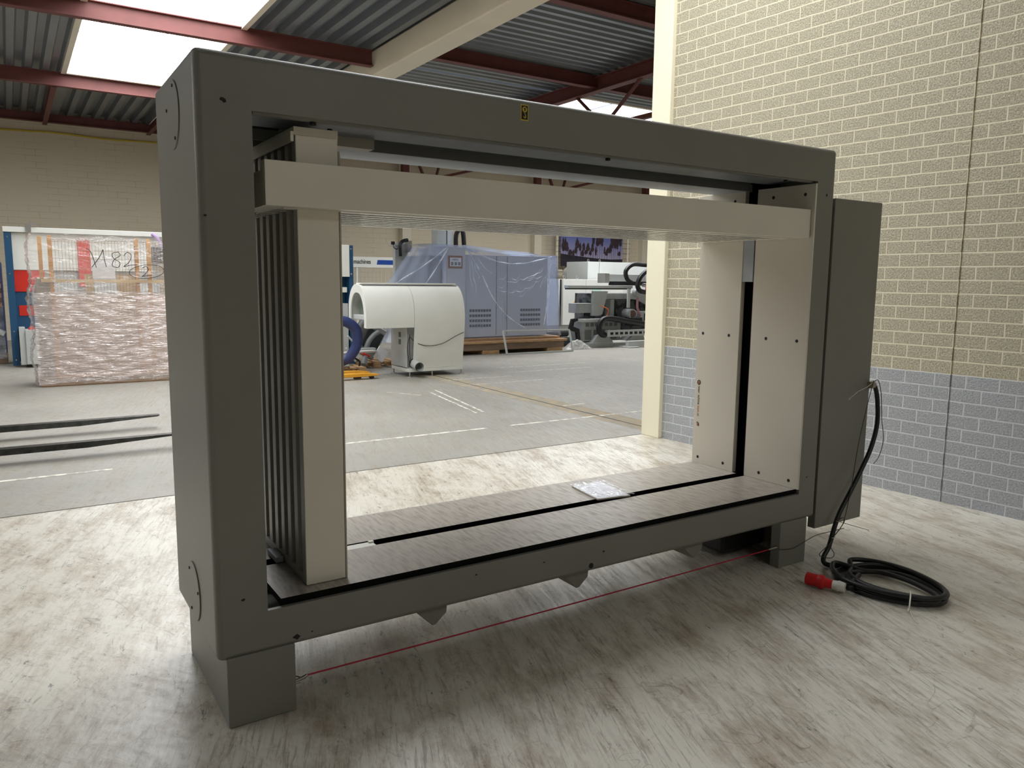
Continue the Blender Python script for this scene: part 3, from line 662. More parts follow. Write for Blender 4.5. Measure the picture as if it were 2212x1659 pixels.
# red cord stretched between the feet
cd = thing('trip_cord', 'thin red cord stretched between the two feet below the press', 'cord', (1.65, 0.03, 0.1))
MB().tube([(0.305+ (2.97-0.305)*k/12, 0.02, 0.112-0.004*math.sin(PI*k/12)+0.001*k/12) for k in range(13)], 0.0034, 8).build('cord', mat('red_cord', (176, 24, 52), 0.6), cd)
g = MB(); g.tube([(0.262, 0.02, 0.100), (0.290, 0.018, 0.104), (0.312, 0.016, 0.110), (0.322, 0.016, 0.116)], [0.006, 0.007, 0.008, 0.006], 8)
g.tube([(0.262, 0.02, 0.092), (0.295, 0.02, 0.095)], 0.006, 8); g.build('clamp', STEEL, cd)
MB().tube(smoothpath([(0.264, 0.03, 0.130), (0.280, 0.03, 0.116), (0.300, 0.022, 0.108)], 4), 0.002, 6).build('clamp_wire', RUBBER, cd)
g = MB(); g.tube([(2.965, 0.02, 0.113), (3.000, 0.015, 0.118), (3.025, 0.012, 0.118)], [0.004, 0.007, 0.009], 8); g.build('clamp', STEEL, cd)

# papers in a plastic sleeve on the table
pp = thing('plastic_document_sleeve', 'crumpled clear plastic sleeve of white papers lying on the press table', 'papers', (2.17, 0.55, 0.436))
q0, q1, q2, q3 = [Vector(v) for v in ((2.045, 0.412, 0), (2.258, 0.380, 0), (2.315, 0.705, 0), (2.092, 0.715, 0))]
def pq(u, v): return (q0*(1-u)+q1*u)*(1-v)+(q3*(1-u)+q2*u)*v
def pap(u, v, z, amp):
    p = pq(u, v); return (p.x, p.y, z+amp*noise.noise(Vector((p.x*14, p.y*14, z*90))))
MB().grid(lambda u, v: pap(0.03+0.94*u, 0.02+0.95*v, 0.439, 0.0006), 10, 12).build('paper_sheet', PAPER, pp)
MB().grid(lambda u, v: pap(0.01+0.93*u, 0.04+0.94*v, 0.443, 0.002), 14, 16).build('paper_sheet', PAPER, pp)
sd = MB(); 
for a, b in (((0, 0), (1, 0)), ((1, 0), (1, 1)), ((1, 1), (0, 1)), ((0, 1), (0, 0))):
    A = pap(0.01+0.94*a[0], 0.02+0.95*a[1], 0.442, 0); B = pap(0.01+0.94*b[0], 0.02+0.95*b[1], 0.442, 0)
    sd.bar((A[0], A[1], 0.4395), (B[0], B[1], 0.4395), 0.0015, 0.007)
sd.build('paper_stack_edge', mat('shaded_paper_edge', (206, 200, 186), 0.7), pp)
SLV = film('clear_sleeve_plastic', (250, 250, 252), 0.86, 0.12, 14, 0.12)
def slv(u, v):
    p = pq(-0.05+1.1*u, -0.03+1.05*v); e = max(0, 0.12-v)*0.25 if u < 0.35 else 0
    return (p.x, p.y, 0.449+0.006*noise.noise(Vector((p.x*26, p.y*20, 3.1)))+0.004*abs(noise.noise(Vector((p.x*55, p.y*50, 1))))+e*0.3+(0.03*max(0, 1-abs(v-0.9)*9)*max(0, 1-abs(u-0.2)*7)))
MB().grid(slv, 34, 40).build('sleeve', SLV, pp)

# ================================================================ HALL BEHIND, left side
# wrapped pallet of wire grids
wp = thing('wrapped_pallet', 'tall pallet of wire mesh grids wrapped in clear stretch film', 'pallet load', (0.62, 10.55, 0))
g = MB(); g.box(-0.22, 1.62, 10.22, 10.32, 0.0, 0.10); g.box(-0.22, 1.62, 10.80, 10.9, 0, 0.10); g.box(-0.22, 1.62, 10.2, 10.9, 0.10, 0.125)
g.build('pallet_base', WOOD, wp, bevel=0.004)
MB().box(-0.2, -0.02, 10.25, 10.85, 0.13, 1.55).build('timber_end_board', mat('greyed_board', (150, 138, 120), 0.8), wp, bevel=0.004)
for x, y, w in ((-0.005, 10.24, 0.055), (1.115, 10.24, 0.05), (1.285, 10.27, 0.055), (-0.12, 10.5, 0.05)):
    MB().box(x-w/2, x+w/2, y, y+0.05, 0.12, 2.16).build('upright', ORANGE, wp, bevel=0.003)
MB().box(-0.14, 1.60, 10.205, 10.232, 1.50, 1.545).build('crossbar', mat('pale_lath', (222, 196, 150), 0.7), wp, bevel=0.002)
MB().box(-0.20, 1.60, 10.8, 10.86, 0.13, 1.3).build('back_board', mat('pinkish_board', (222, 204, 192), 0.8), wp)
g = MB(); wire = mat('brass_coloured_wire', (176, 142, 96), 0.4, 0.4)
for k in range(34): g.box(0.06+k*0.043, 0.0645+k*0.043, 10.34, 10.3445, 0.14, 2.12)
for z in (0.3, 0.55, 0.8, 1.05, 1.28, 1.34, 1.62, 1.70, 1.84, 1.96, 2.08): g.box(0.02, 1.56, 10.345, 10.349, z, z+0.005)
g.build('wire_grid', wire, wp, smooth=False)
g = MB(); 
for k in range(34): g.box(0.045+k*0.043, 0.085+k*0.043-0.018, 10.35, 10.75, 2.12, 2.128)
g.build('grid_edge', mat('white_grid_ends', (226, 222, 214), 0.5), wp, smooth=False)
MB().box(0.52, 0.82, 10.335, 10.338, 1.56, 1.84).build('delivery_note', PAPER, wp, smooth=False)
for x0, x1 in ((0.42, 0.54), (0.84, 1.10)): MB().box(x0, x1, 10.36, 10.39, 0.9, 1.62).build('packing_board', mat('pale_lath', (222, 196, 150), 0.7), wp)
FILMC = film('clear_stretch_film', (244, 240, 238), 0.80, 0.10, 4.0, 0.8, 0.6, (1.0, 1.0, 2.6), 0.55, 0.03)
def wrapf(u, v):
    # u round the load, v upwards
    X0, X1, Y0, Y1 = -0.27, 1.66, 10.185, 10.93
    per = [(X0, Y1), (X0, Y0), (X1, Y0), (X1, Y1)]
    Ls = [Y1-Y0, X1-X0, Y1-Y0]; T = sum(Ls); d = u*T; k = 0
    while k < 2 and d > Ls[k]: d -= Ls[k]; k += 1
    t_ = d/Ls[k]; x = per[k][0]*(1-t_)+per[k+1][0]*t_; y = per[k][1]*(1-t_)+per[k+1][1]*t_
    z = 0.02+v*2.17
    a = 0.018+0.03*(k == 0)
    o = a*noise.noise(Vector((x*4, y*4, z*9)))+0.5*a*noise.noise(Vector((x*11, y*11, z*24)))
    if k == 0: x += o-0.04*math.sin(z*4)**2*(z > 0.3)+0.08*max(0, z-1.7)
    elif k == 1: y += o
    else: x += o
    return (x, y, z)
MB().grid(wrapf, 90, 80).build('stretch_film', FILMC, wp)
FILMD = film('second_stretch_film_layer', (246, 238, 234), 0.62, 0.1, 5.0, 0.9, 0.8, (0.9, 0.9, 5.0), 0.75, 0.02)
def wrapg(u, v):
    x = -0.25+u*1.9; z = 0.05+v*1.32; return (x, 10.172+0.02*noise.noise(Vector((x*5, 2, z*12)))+0.008*noise.noise(Vector((x*15, 4, z*30))), z+0.03*noise.noise(Vector((x*2, 0, 0))))
MB().grid(wrapg, 90, 90).build('stretch_film', FILMD, wp)
YW = 10.15
def stroke(pts): MB().tube(smoothpath([(x, YW, z) for x, z in pts], 5), 0.0045, 6).build('handwriting', INK, wp)
stroke([(0.44, 1.99), (0.50, 1.94), (0.56, 1.72)]); stroke([(0.50, 1.72), (0.60, 1.86), (0.66, 1.98)]); stroke([(0.66, 1.98), (0.67, 1.85), (0.69, 1.73)])
stroke([(0.86, 1.95), (0.78, 1.93), (0.79, 1.86), (0.87, 1.80), (0.85, 1.73), (0.77, 1.75), (0.80, 1.84), (0.88, 1.90), (0.86, 1.95)])
stroke([(0.93, 1.90), (0.98, 1.95), (1.03, 1.90), (0.99, 1.80), (0.92, 1.74), (1.00, 1.76), (1.10, 1.77)])
stroke([(1.17, 1.72), (1.22, 1.75), (1.25, 1.70), (1.19, 1.62), (1.16, 1.60), (1.24, 1.61), (1.30, 1.62)])
MB().tube([(1.23+0.24*math.cos(k*PI/16), 10.15, 1.67+0.10*math.sin(k*PI/16)+0.02*math.cos(k*PI/16)) for k in range(32)], 0.004, 6, closed=True).build('handwriting_ring', INK, wp)

# blue / red / white machine behind the pallet
bm_ = thing('panel_machine', 'blue, red and white machine standing behind the film wrapped pallet', 'machine', (0.7, 13.7, 0))
g = MB(); g.prism([(-0.55, 0.02), (-0.44, 0.02), (-0.44, 2.34), (-0.55, 2.34)], 'y', 13.36, 13.5); g.build('corner_post', PAINTB, bm_, bevel=0.004)
MB().box(-0.56, 1.96, 13.34, 13.62, 2.335, 2.425).build('top_beam', PAINTW, bm_, bevel=0.006)
MB().box(-0.44, 1.90, 13.42, 13.9, 1.69, 2.33).build('upper_panel', PAINTW, bm_, bevel=0.004)
MB().box(-0.44, 0.02, 13.44, 13.9, 1.31, 1.685).build('red_panel', PAINTR, bm_, bevel=0.004)
MB().box(-0.44, 0.12, 13.46, 14.2, 0.08, 1.305).build('lower_body', PAINTB, bm_, bevel=0.004)
MB().box(0.12, 1.90, 13.5, 14.2, 0.08, 1.68).build('grey_body', PAINTG, bm_, bevel=0.004)
MB().box(-0.40, 0.10, 13.445, 13.47, 0.89, 1.07).build('red_plate', PAINTR, bm_)
MB().box(0.55, 0.75, 13.38, 13.44, 1.4, 2.25).build('red_column', PAINTR, bm_, bevel=0.01)
cbx = MB().box(-0.34, 0.30, 13.06, 13.44, 0.06, 0.66).build('control_box', PAINTG, bm_, bevel=0.006)
MB().box(-0.43, -0.34, 13.12, 13.44, 0.05, 0.70).build('control_box_side', PAINTG, bm_, bevel=0.004)
g = MB(); g.tube([(-0.24, 13.16, 0.66), (-0.24, 13.16, 0.69), (-0.24, 13.16, 0.72)], [0.055, 0.05, 0.018], 14); g.build('red_knob', PAINTR, cbx)
MB().box(-0.26, -0.12, 13.0605, 13.064, 0.585, 0.60).build('slot', HOLE, cbx)
MB().box(-0.10, 0.06, 13.38, 13.45, 1.44, 1.56).build('socket', PAINTW, bm_, bevel=0.004)
MB().tube(smoothpath([(-0.06, 13.37, 1.5), (-0.16, 13.35, 1.38), (-0.19, 13.35, 1.1), (-0.12, 13.35, 0.88), (0.08, 13.3, 0.72)], 6), 0.018, 8).build('conduit', HOSEG, bm_)
g = MB(); g.box(-0.22, -0.14, 13.30, 13.38, 2.35, 2.48); g.box(-0.14, -0.05, 13.31, 13.35, 2.46, 2.49); g.build('clamp', STEEL, bm_, bevel=0.003)
for z in (2.25, 1.62, 0.62, 0.12): MB().cyl((-0.50, 13.35, z), (-0.50, 13.37, z), 0.012, 10).build('bolt', STEEL, bm_)
g = MB(); g.tube(smoothpath([(1.78, 13.25, 2.38), (1.86, 13.2, 2.30), (1.92, 13.2, 2.1), (1.84, 13.2, 1.95)], 5), 0.035, 8); g.build('purple_strap', mat('lilac_strap', (176, 150, 196), 0.5), bm_)
MB().box(1.76, 2.02, 13.15, 13.4, 1.85, 2.15).build('side_bracket', DARK, bm_, bevel=0.02)
# covered stack on the far left
st = thing('covered_stack', 'brown and blue stack half covered by plastic at the left edge', 'stack', (-1.2, 14.4, 0))
MB().grid(lambda u, v: (-2.1+1.45*u, 14.1+0.2*noise.noise(Vector((u*5, v*7, 2)))+0.25*v, 1.02+0.85*v-0.0*u), 24, 20).build('brown_cover', mat('brown_folded_cover', (150, 118, 100), 0.6, var=0.4), st)
MB().box(-2.0, -0.62, 14.75, 15.6, 0.12, 1.85).build('stack_body', mat('dull_blue_body', (66, 78, 120), 0.5, var=0.4), st, bevel=0.04, seg=3)
MB().grid(lambda u, v: (-2.12+1.48*u, 14.05+0.12*noise.noise(Vector((u*6, v*9, 5)))+0.1*v, 0.10+0.95*v), 30, 24).build('plastic_cover', film('grey_dust_sheet', (220, 222, 226), 0.55, 0.15, 4, 0.7), st)
MB().box(-2.0, -0.62, 13.95, 15.6, 0.0, 0.10).build('pallet_base', WOODG, st, bevel=0.004)
MB().tube([(-1.6, 13.95, 0.95), (-0.85, 13.9, 0.66), (-0.64, 13.88, 0.55)], 0.05, 8).build('white_tube', PAINTW, st)

# forklift tines coming in from the left
def fork(y0, tip, lab):
    g = MB(); L0 = -2.2; zt = 0.142; w = 0.13
    prof = [(L0, zt-0.055), (tip-0.75, zt-0.052), (tip-0.02, zt-0.014), (tip, zt-0.006), (tip, zt), (L0, zt)]
    A = [g.bm.verts.new((x, y0+(0.03 if x > tip-0.02 else 0), z)) for x, z in prof]; B = [g.bm.verts.new((x, y0+w-(0.03 if x > tip-0.02 else 0), z)) for x, z in prof]
    for k in range(6): g._f([A[k], A[(k+1) % 6], B[(k+1) % 6], B[k]])
    g._f(A[::-1]); g._f(B)
    t_ = thing('forklift_tine', lab, 'fork', (L0, y0+w/2, 0), 'forklift tines low over the floor at the left')
    g.build('blade', FORK, t_, bevel=0.004)
    MB().box(L0-0.05, L0, y0, y0+w, 0.0, 0.6).build('shank', FORK, t_, bevel=0.005)
fork(4.96, 0.715, 'nearer steel forklift tine, its tip hidden by the grey press')
fork(6.12, 0.735, 'farther steel forklift tine, its tapered tip in plain view')

# ================================================================ HALL BEHIND, seen through the press
# tall white and blue machine right behind the press column
wc = thing('white_blue_machine', 'white and blue machine just right of the cream press column', 'machine', (4.1, 10.6, 0))
MB().box(3.5, 4.455, 10.2, 10.9, 1.63, 2.175).build('upper_cabinet', PAINTW, wc, bevel=0.006)
MB().box(4.455, 4.53, 10.22, 10.9, 0.05, 2.17).build('side_panel', PAINTB, wc, bevel=0.003)
MB().box(3.5, 4.455, 10.45, 10.9, 0.5, 1.63).build('rear_panel', PAINTB, wc)
MB().box(3.5, 4.41, 10.22, 10.5, 1.36, 1.45).build('shelf', PAINTW, wc, bevel=0.006)
MB().box(3.5, 4.42, 10.21, 10.6, 0.1, 1.17).build('lower_cabinet', PAINTG, wc, bevel=0.006)
for z in (2.11, 1.68): MB().cyl((4.49, 10.215, z), (4.49, 10.22, z), 0.015, 10).build('bolt', STEEL, wc)

# stand with printed header and mesh panels
ss = thing('sign_stand', 'white stand with a printed header board over wire mesh panels', 'stand', (8, 17, 0))
hd = MB().box(4.5, 11.5, 17.0, 17.12, 1.90, 2.18).build('header_board', PAINTW, ss, bevel=0.004)
text('lettering', 's machines', 0.165, Matrix.Translation((7.105, 16.995, 2.0)) @ Matrix.Rotation(PI/2, 4, 'X'), INK, ss, 0.001, 0.80, 0.0015)
MB().prism([(7.855, 1.985), (7.88, 2.105), (10.5, 2.105), (10.5, 1.985)], 'y', 16.993, 16.999).build('blue_bar', BLUE, ss, smooth=False)
for x in (5.9, 7.30, 8.62, 9.95, 11.3): MB().box(x-0.02, x+0.02, 17.02, 17.08, 0, 1.92).build('post', PAINTW, ss)
g = MB()
for k in range(60): g.box(4.6+k*0.11, 4.606+k*0.11, 17.05, 17.056, 0.1, 1.9)
for z in (0.5, 1.0, 1.45, 1.52, 1.85): g.box(4.5, 11.4, 17.045, 17.05, z, z+0.006)
g.build('wire_mesh', mat('white_mesh_wire', (205, 203, 194), 0.5), ss, smooth=False)
g = MB(); g.box(4.6, 11.2, 17.4, 17.8, 0.9, 1.42); g.build('shelf_goods', mat('dull_stock', (120, 112, 100), 0.7, var=0.7, vscale=9), ss)

# white machine hood lifted off and parked on its base
hd_ = thing('machine_hood_unit', 'white curved machine hood unit with an open arched end, parked on small feet', 'machine', (5.2, 9.1, 0))
def frontp(t):   # t from top (0) to bottom (1): y, z
    pts = [(9.16, 1.515), (8.99, 1.49), (8.86, 1.38), (8.78, 1.22), (8.745, 1.02), (8.75, 0.84), (8.79, 0.45), (8.83, 0.14)]
    s_ = t*(len(pts)-1); k = min(int(s_), len(pts)-2); f_ = s_-k
    P4 = [Vector((*pts[min(max(k+j, 0), len(pts)-1)], 0)) for j in (-1, 0, 1, 2)]
    a, b, c, d = P4; r = 0.5*((2*b)+(c-a)*f_+(2*a-5*b+4*c-d)*f_*f_+(-a+3*b-3*c+d)*f_**3); return r.x, r.y
T5 = 5.06/7
def shell(mb, x0, x1, t0, t1, n, th=0.012):
    P = [frontp(t0+(t1-t0)*k/n) for k in range(n+1)]
    Q = [(y+th, z-th*0.3) for y, z in P]
    poly = P+Q[::-1]; mb.prism(poly, 'x', x0, x1)
g = MB(); shell(g, 4.165, 4.985, 0.02, T5, 16); g.build('front_cover', PAINTW, hd_)
g = MB(); shell(g, 4.992, 5.925, 0.02, 1.0, 24); g.build('front_cover', PAINTW, hd_)
def backp(k, n=12):
    a = PI/2*k/n; return (9.16+0.30*math.sin(a), 1.515-0.34*(1-math.cos(a))) if k <= n else None
bp_ = [(9.16+0.33*math.sin(PI/2*k/12), 1.10+0.415*math.cos(PI/2*k/12)) for k in range(13)]+[(9.49, 0.93)]
g = MB(); g.prism(bp_+[(y-0.012, z-0.006) for y, z in bp_[::-1]], 'x', 4.165, 5.925); g.build('rear_cover', PAINTW, hd_)
MB().box(4.17, 5.90, 9.02, 9.20, 1.512, 1.535).build('top_rail', PAINTW, hd_, bevel=0.004)
MB().box(4.19, 5.90, 8.985, 9.0, 1.482, 1.497).build('rail_shadow_gap', HOLE, hd_)
# arched end ring with window
ring_o = [(9.49, 0.93)]+bp_[::-1][1:]+[frontp(T5*k/16) for k in range(17)]
ccy, ccz = 9.12, 0.95
ring_i = [(ccy+(y-ccy)*0.76, ccz+(z-ccz)*0.80-0.02) for y, z in ring_o]
g = MB()
for k in range(len(ring_o)-1):
    a, b, c, d = ring_o[k], ring_o[k+1], ring_i[k+1], ring_i[k]
    g.prism([a, b, c, d], 'x', 4.150, 4.168)
g.build('arched_end_frame', PAINTW, hd_, smooth=False)
g = MB(); vs = [g.bm.verts.new((4.30, y, max(z, 1.0))) for y, z in ring_i]; g._f(vs)
g.build('window', film('greenish_clear_window', (150, 172, 162), 0.55, 0.08, 3, 0.2), hd_, smooth=False)
MB().box(4.18, 4.9, 8.85, 9.35, 0.95, 1.02).build('window_ledge', PAINTG, hd_, bevel=0.004)
sp_ = MB().box(4.905, 4.93, 8.90, 9.50, 0.15, 0.98).build('side_panel', PAINTG, hd_, bevel=0.004)
for z in (0.52, 0.64): MB().box(4.899, 4.906, 9.10, 9.18, z, z+0.085).build('vent_plate', mat('grey_label', (96, 104, 104), 0.5), sp_)
MB().box(4.93, 5.90, 8.95, 9.50, 0.15, 0.95).build('inner_body', PAINTG, hd_)
g = MB(); g.box(4.96, 5.86, 8.80, 8.86, 0.085, 0.135); g.box(4.96, 5.86, 9.42, 9.48, 0.085, 0.135); g.box(4.90, 4.96, 8.8, 9.48, 0.085, 0.135); g.box(5.86, 5.92, 8.8, 9.48, 0.085, 0.135)
g.build('base_frame', PAINTW, hd_, bevel=0.003)
for x, y in ((4.93, 8.82), (5.33, 8.80), (5.90, 8.82), (4.93, 9.45), (5.88, 9.45)):
    ft = MB(); ft.cyl((x, y, 0.012), (x, y, 0.09), 0.012, 8); ft.tube([(x, y, 0.0), (x, y, 0.008), (x, y, 0.014)], [0.05, 0.048, 0.014], 14); ft.build('levelling_foot', STEEL, hd_)
dp = MB(); n = 20; dp.tube([(5.03, 8.86, 0.215), (4.98, 8.56, 0.19)], 0.075, 24, cap=False); dp.tube([(5.03, 8.86, 0.215), (4.98, 8.56, 0.19)], 0.068, 24, cap=False)
dp.build('extraction_stub', PAINTG, hd_)
MB().cyl((5.025, 8.845, 0.214), (5.03, 8.87, 0.216), 0.085, 24).build('stub_flange', DARK, hd_)
MB().box(5.25, 5.72, 8.86, 9.2, 0.14, 0.20).build('motor', DARK, hd_, bevel=0.01)
g = MB(); g.tube(smoothpath([(4.955, 8.86, 0.66), (5.05, 8.785, 0.56), (5.25, 8.765, 0.51), (5.5, 8.755, 0.54), (5.75, 8.74, 0.66), (5.90, 8.735, 0.72)], 6), 0.006, 6)
g.build('loose_wire', CABR, hd_)
g = MB(); g.tube(smoothpath([(4.955, 8.86, 0.70), (4.94, 8.84, 0.45), (4.95, 8.83, 0.25), (4.955, 8.84, 0.20)], 6), 0.007, 6); g.tube(smoothpath([(4.955, 8.86, 0.68), (4.90, 8.84, 0.48), (4.93, 8.83, 0.24)], 6), 0.007, 6)
g.build('loose_wire', CABR, hd_)

# dark blue suction hose standing in an arc
hs = MB(); hs.tube(smoothpath([(3.72, 9.30, 0.80), (3.86, 9.3, 0.90), (4.04, 9.3, 0.90), (4.20, 9.3, 0.76), (4.22, 9.32, 0.54), (4.12, 9.36, 0.34), (4.00, 9.4, 0.26), (3.86, 9.42, 0.24)], 8), 0.085, 18)
hs.build('suction_hose', HOSEB, label='thick dark blue hose curving beside the white hood unit', cat='hose')
# pallets and dismantled parts
def pallet(name, lab, x0, x1, y0, y1, grp, rz=0):
    t_ = thing(name, lab, 'pallet', ((x0+x1)/2, (y0+y1)/2, 0), grp)
    for k in range(3):
        y = y0+(y1-y0-0.1)*k/2
        for j in range(3):
            x = x0+(x1-x0-0.12)*j/2; MB().box(x, x+0.12, y, y+0.1, 0.0, 0.10).build('block', WOOD, t_, bevel=0.003)
    for k in range(5):
        x = x0+(x1-x0-0.12)*k/4; MB().box(x, x+0.12, y0, y1, 0.10, 0.122).build('board', WOOD, t_, bevel=0.002)
    return t_
pallet('wooden_pallet', 'small wooden pallet with metal rods, behind the orange pallet truck forks', 3.7, 4.45, 9.5, 10.1, 'wooden pallets left of the white hood')
pallet('wooden_pallet', 'wooden pallet carrying dismantled grey parts, partly behind the white hood unit', 4.56, 5.40, 10.25, 11.0, 'wooden pallets left of the white hood')
dpp = thing('dismantled_parts', 'heap of dismantled grey and white machine parts left of the hood unit', 'machine parts', (4.6, 10.1, 0.13))
g = MB(); g.box(4.50, 4.98, 10.45, 10.55, 0.20, 0.80)
for v in g.bm.verts: v.co = Matrix.Translation((4.90, 10.5, 0.5)) @ Matrix.Rotation(0.5, 4, 'Y') @ Matrix.Translation((-4.74, -10.5, -0.5)) @ v.co
g.build('slanted_plate', mat('brushed_grey_plate', (150, 150, 146), 0.4, 0.5), dpp, bevel=0.02)
MB().obox((4.96, 10.42, 0.50), (0.30, 0.05, 0.36), (0, 0.5, 0)).build('dark_opening', mat('dark_green_void', (36, 46, 44), 0.7), dpp, bevel=0.03)
MB().tube(smoothpath([(4.60, 10.35, 0.60), (4.66, 10.3, 0.76), (4.75, 10.3, 0.85), (4.95, 10.35, 0.88)], 5), 0.055, 12).build('grey_hose_piece', HOSEG, dpp)
MB().tube(smoothpath([(4.72, 10.2, 0.32), (4.78, 10.2, 0.48), (4.88, 10.2, 0.6), (4.98, 10.2, 0.66)], 5), 0.045, 12).build('grey_hose_piece', HOSEG, dpp)
MB().box(4.40, 4.82, 9.93, 10.08, 0.32, 0.40).build('carriage', CAST, dpp, bevel=0.02)
MB().cyl((3.9, 9.8, 0.335), (4.80, 9.95, 0.345), 0.028, 14).build('white_tube', PAINTW, dpp)
MB().tube([(4.50, 9.75, 0.14), (4.53, 9.78, 0.20), (4.56, 9.80, 0.28)], [0.05, 0.062, 0.045], 14).build('grey_knob', HOSEG, dpp)
MB().obox((4.56, 9.78, 0.30), (0.14, 0.04, 0.04), (0, 0.4, 0)).build('red_lever', PAINTR, dpp, bevel=0.006)
MB().obox((4.92, 9.98, 0.28), (0.20, 0.03, 0.22), (0, 0.6, 0)).build('crumpled_sheet', PAPER, dpp)
g = MB()
for a, b in (((4.25, 9.9, 0.42), (4.42, 9.9, 0.18)), ((4.30, 9.9, 0.18), (4.36, 9.9, 0.42)), ((4.42, 9.95, 0.50), (4.30, 9.95, 0.62))): g.bar(a, b, 0.04, 0.03)
g.build('bracket', PAINTG, dpp, bevel=0.004)
MB().cyl((3.8, 9.62, 0.155), (4.28, 9.68, 0.155), 0.018, 10).build('metal_rod', STEEL, label='upper thin metal rod lying on the small wooden pallet', cat='rod')
MB().cyl((3.85, 9.56, 0.146), (4.18, 9.58, 0.146), 0.024, 10).build('metal_rod', PAINTG, label='short light rod with dark end on the front of the small pallet', cat='rod')
MB().tube(smoothpath([(3.9, 9.55, 0.28), (4.10, 9.55, 0.33), (4.33, 9.54, 0.24), (4.34, 9.54, 0.14)], 6), 0.016, 8).build('bent_pipe', RUBBER, label='thin black pipe bent over the small wooden pallet', cat='pipe')
pj = thing('pallet_truck', 'orange pallet truck lying low, its worn fork tips beside the press column', 'pallet truck', (3.9, 9.0, 0))
for y in (8.93, 9.28):
    f_ = MB(); f_.prism([(3.0, 0.045), (4.18, 0.045), (4.40, 0.055), (4.40, 0.075), (4.18, 0.10), (3.0, 0.10)], 'y', y-0.07, y+0.07); f_.build('fork', YEL, pj, bevel=0.006)
    MB().cyl((4.30, y-0.05, 0.028), (4.30, y+0.05, 0.028), 0.028, 14).build('roller', RUBBER, pj)
    MB().box(4.0, 4.12, y-0.03, y+0.03, 0.012, 0.05).build('fork_bracket', DARK, pj, bevel=0.006)

# big machine under blue film on its pallet
cov = thing('covered_cabinet_machine', 'large grey cabinet machine draped in translucent blue plastic sheet', 'machine', (8.6, 12.6, 0.34))
CG = mat('covered_grey_cabinet', (206, 209, 212), 0.5)
MB().box(7.70, 9.88, 11.90, 13.1, 0.36, 2.14).build('cabinet', CG, cov, bevel=0.008)
MB().box(7.18, 7.66, 11.80, 13.1, 0.36, 2.28).build('side_column', CG, cov, bevel=0.008)
MB().box(6.85, 7.17, 11.95, 13.1, 0.36, 2.10).build('rear_cabinet', mat('covered_dark_cabinet', (112, 118, 126), 0.5), cov, bevel=0.008)
for x in (8.50, 8.78): MB().box(x-0.004, x+0.004, 11.894, 11.90, 0.40, 2.12).build('door_seam', DARK, cov)
for gx in (7.82, 9.14):
    v_ = MB()
    for r in range(4):
        for c_ in range(8): v_.box(gx+c_*0.070, gx+c_*0.070+0.050, 11.890, 11.898, 0.58+r*0.11, 0.635+r*0.11)
    v_.build('vent_grille', mat('vent_dark', (62, 70, 78), 0.6), cov, smooth=False)
lb = MB().box(7.24, 7.58, 11.785, 11.795, 1.84, 2.10).build('cardboard_label', CARD, cov, smooth=False)
MB().box(7.28, 7.55, 11.780, 11.786, 1.88, 2.06).build('label_sheet', PAPER, lb, smooth=False)
text('label_text', '140054', 0.06, Matrix.Translation((7.31, 11.778, 2.0)) @ Matrix.Rotation(PI/2, 4, 'X'), INK, lb, 0.0005, 0.9)
for r in range(3): MB().box(7.30+r*0.085, 7.36+r*0.085, 11.777, 11.780, 1.90, 1.97).build('label_print', HOSEG, lb, smooth=False)
BFILM = film('blue_plastic_sheet', (222, 231, 252), 0.84, 0.18, 2.2, 0.3, 0.9, (1.4, 1.0, 0.7), 0.10, 0.02)
BFILM2 = film('blue_plastic_sheet_folded', (212, 224, 251), 0.62, 0.18, 2.2, 0.4, 0.9, (2.0, 1.0, 0.6), 0.12, 0.03)
def fold(x, z, s): return 0.018*noise.noise(Vector((x*s, z*1.1, 1.7)))+0.006*abs(noise.noise(Vector((x*s*3, z*3, 9))))
def frontsheet(u, v):
    x = 7.16+2.86*u; top = 2.29-0.13*min(1, max(0, (x-7.6)/2.0)); z = top*(1-v)+0.36*v
    sw = 0.04*v*math.exp(-((x-7.9-0.75*v)/0.25)**2)+0.05*v*math.exp(-((x-9.9)/0.22)**2)
    sag = 0.05*math.sin(PI*min(1, max(0, (x-7.7)/2.1)))*math.exp(-v*6)
    return (x+0.06*v*(u-0.3), 11.70-0.08*v-sw+fold(x+0.5*v, z, 3.4), z-sag)
MB().grid(frontsheet, 90, 60).build('sheet_front', BFILM, cov)
def leftsheet(u, v):   # slants from the column's top corner down to the left
    a = Vector((7.20, 11.78, 2.29))*(1-v)+Vector((7.12, 11.62, 0.34))*v
    b = Vector((6.45, 11.85, 2.26))*(1-v)+Vector((4.9, 11.65, 0.32))*v
    p = a*(1-u)+b*u; p.y += 0.07*noise.noise(Vector((u*7, v*1.2, 3)))*(0.3+v); return p
MB().grid(leftsheet, 50, 40).build('sheet_left', BFILM2, cov)
def topsheet(u, v):
    x = 6.45+3.55*u; y = 11.68+1.42*v; h = 2.30-0.14*min(1, max(0, (x-7.6)/2.0))
    return (x, y, h+0.03*noise.noise(Vector((x*2.5, y*2, 0)))+0.02)
MB().grid(topsheet, 60, 20).build('sheet_top', BFILM2, cov)
MB().grid(lambda u, v: (10.02+0.05*noise.noise(Vector((v*3, u*6, 1)))+0.04*v, 11.72+1.4*u-0.1*v, (2.17*(1-v)+0.40*v)), 20, 30).build('sheet_side', BFILM2, cov)
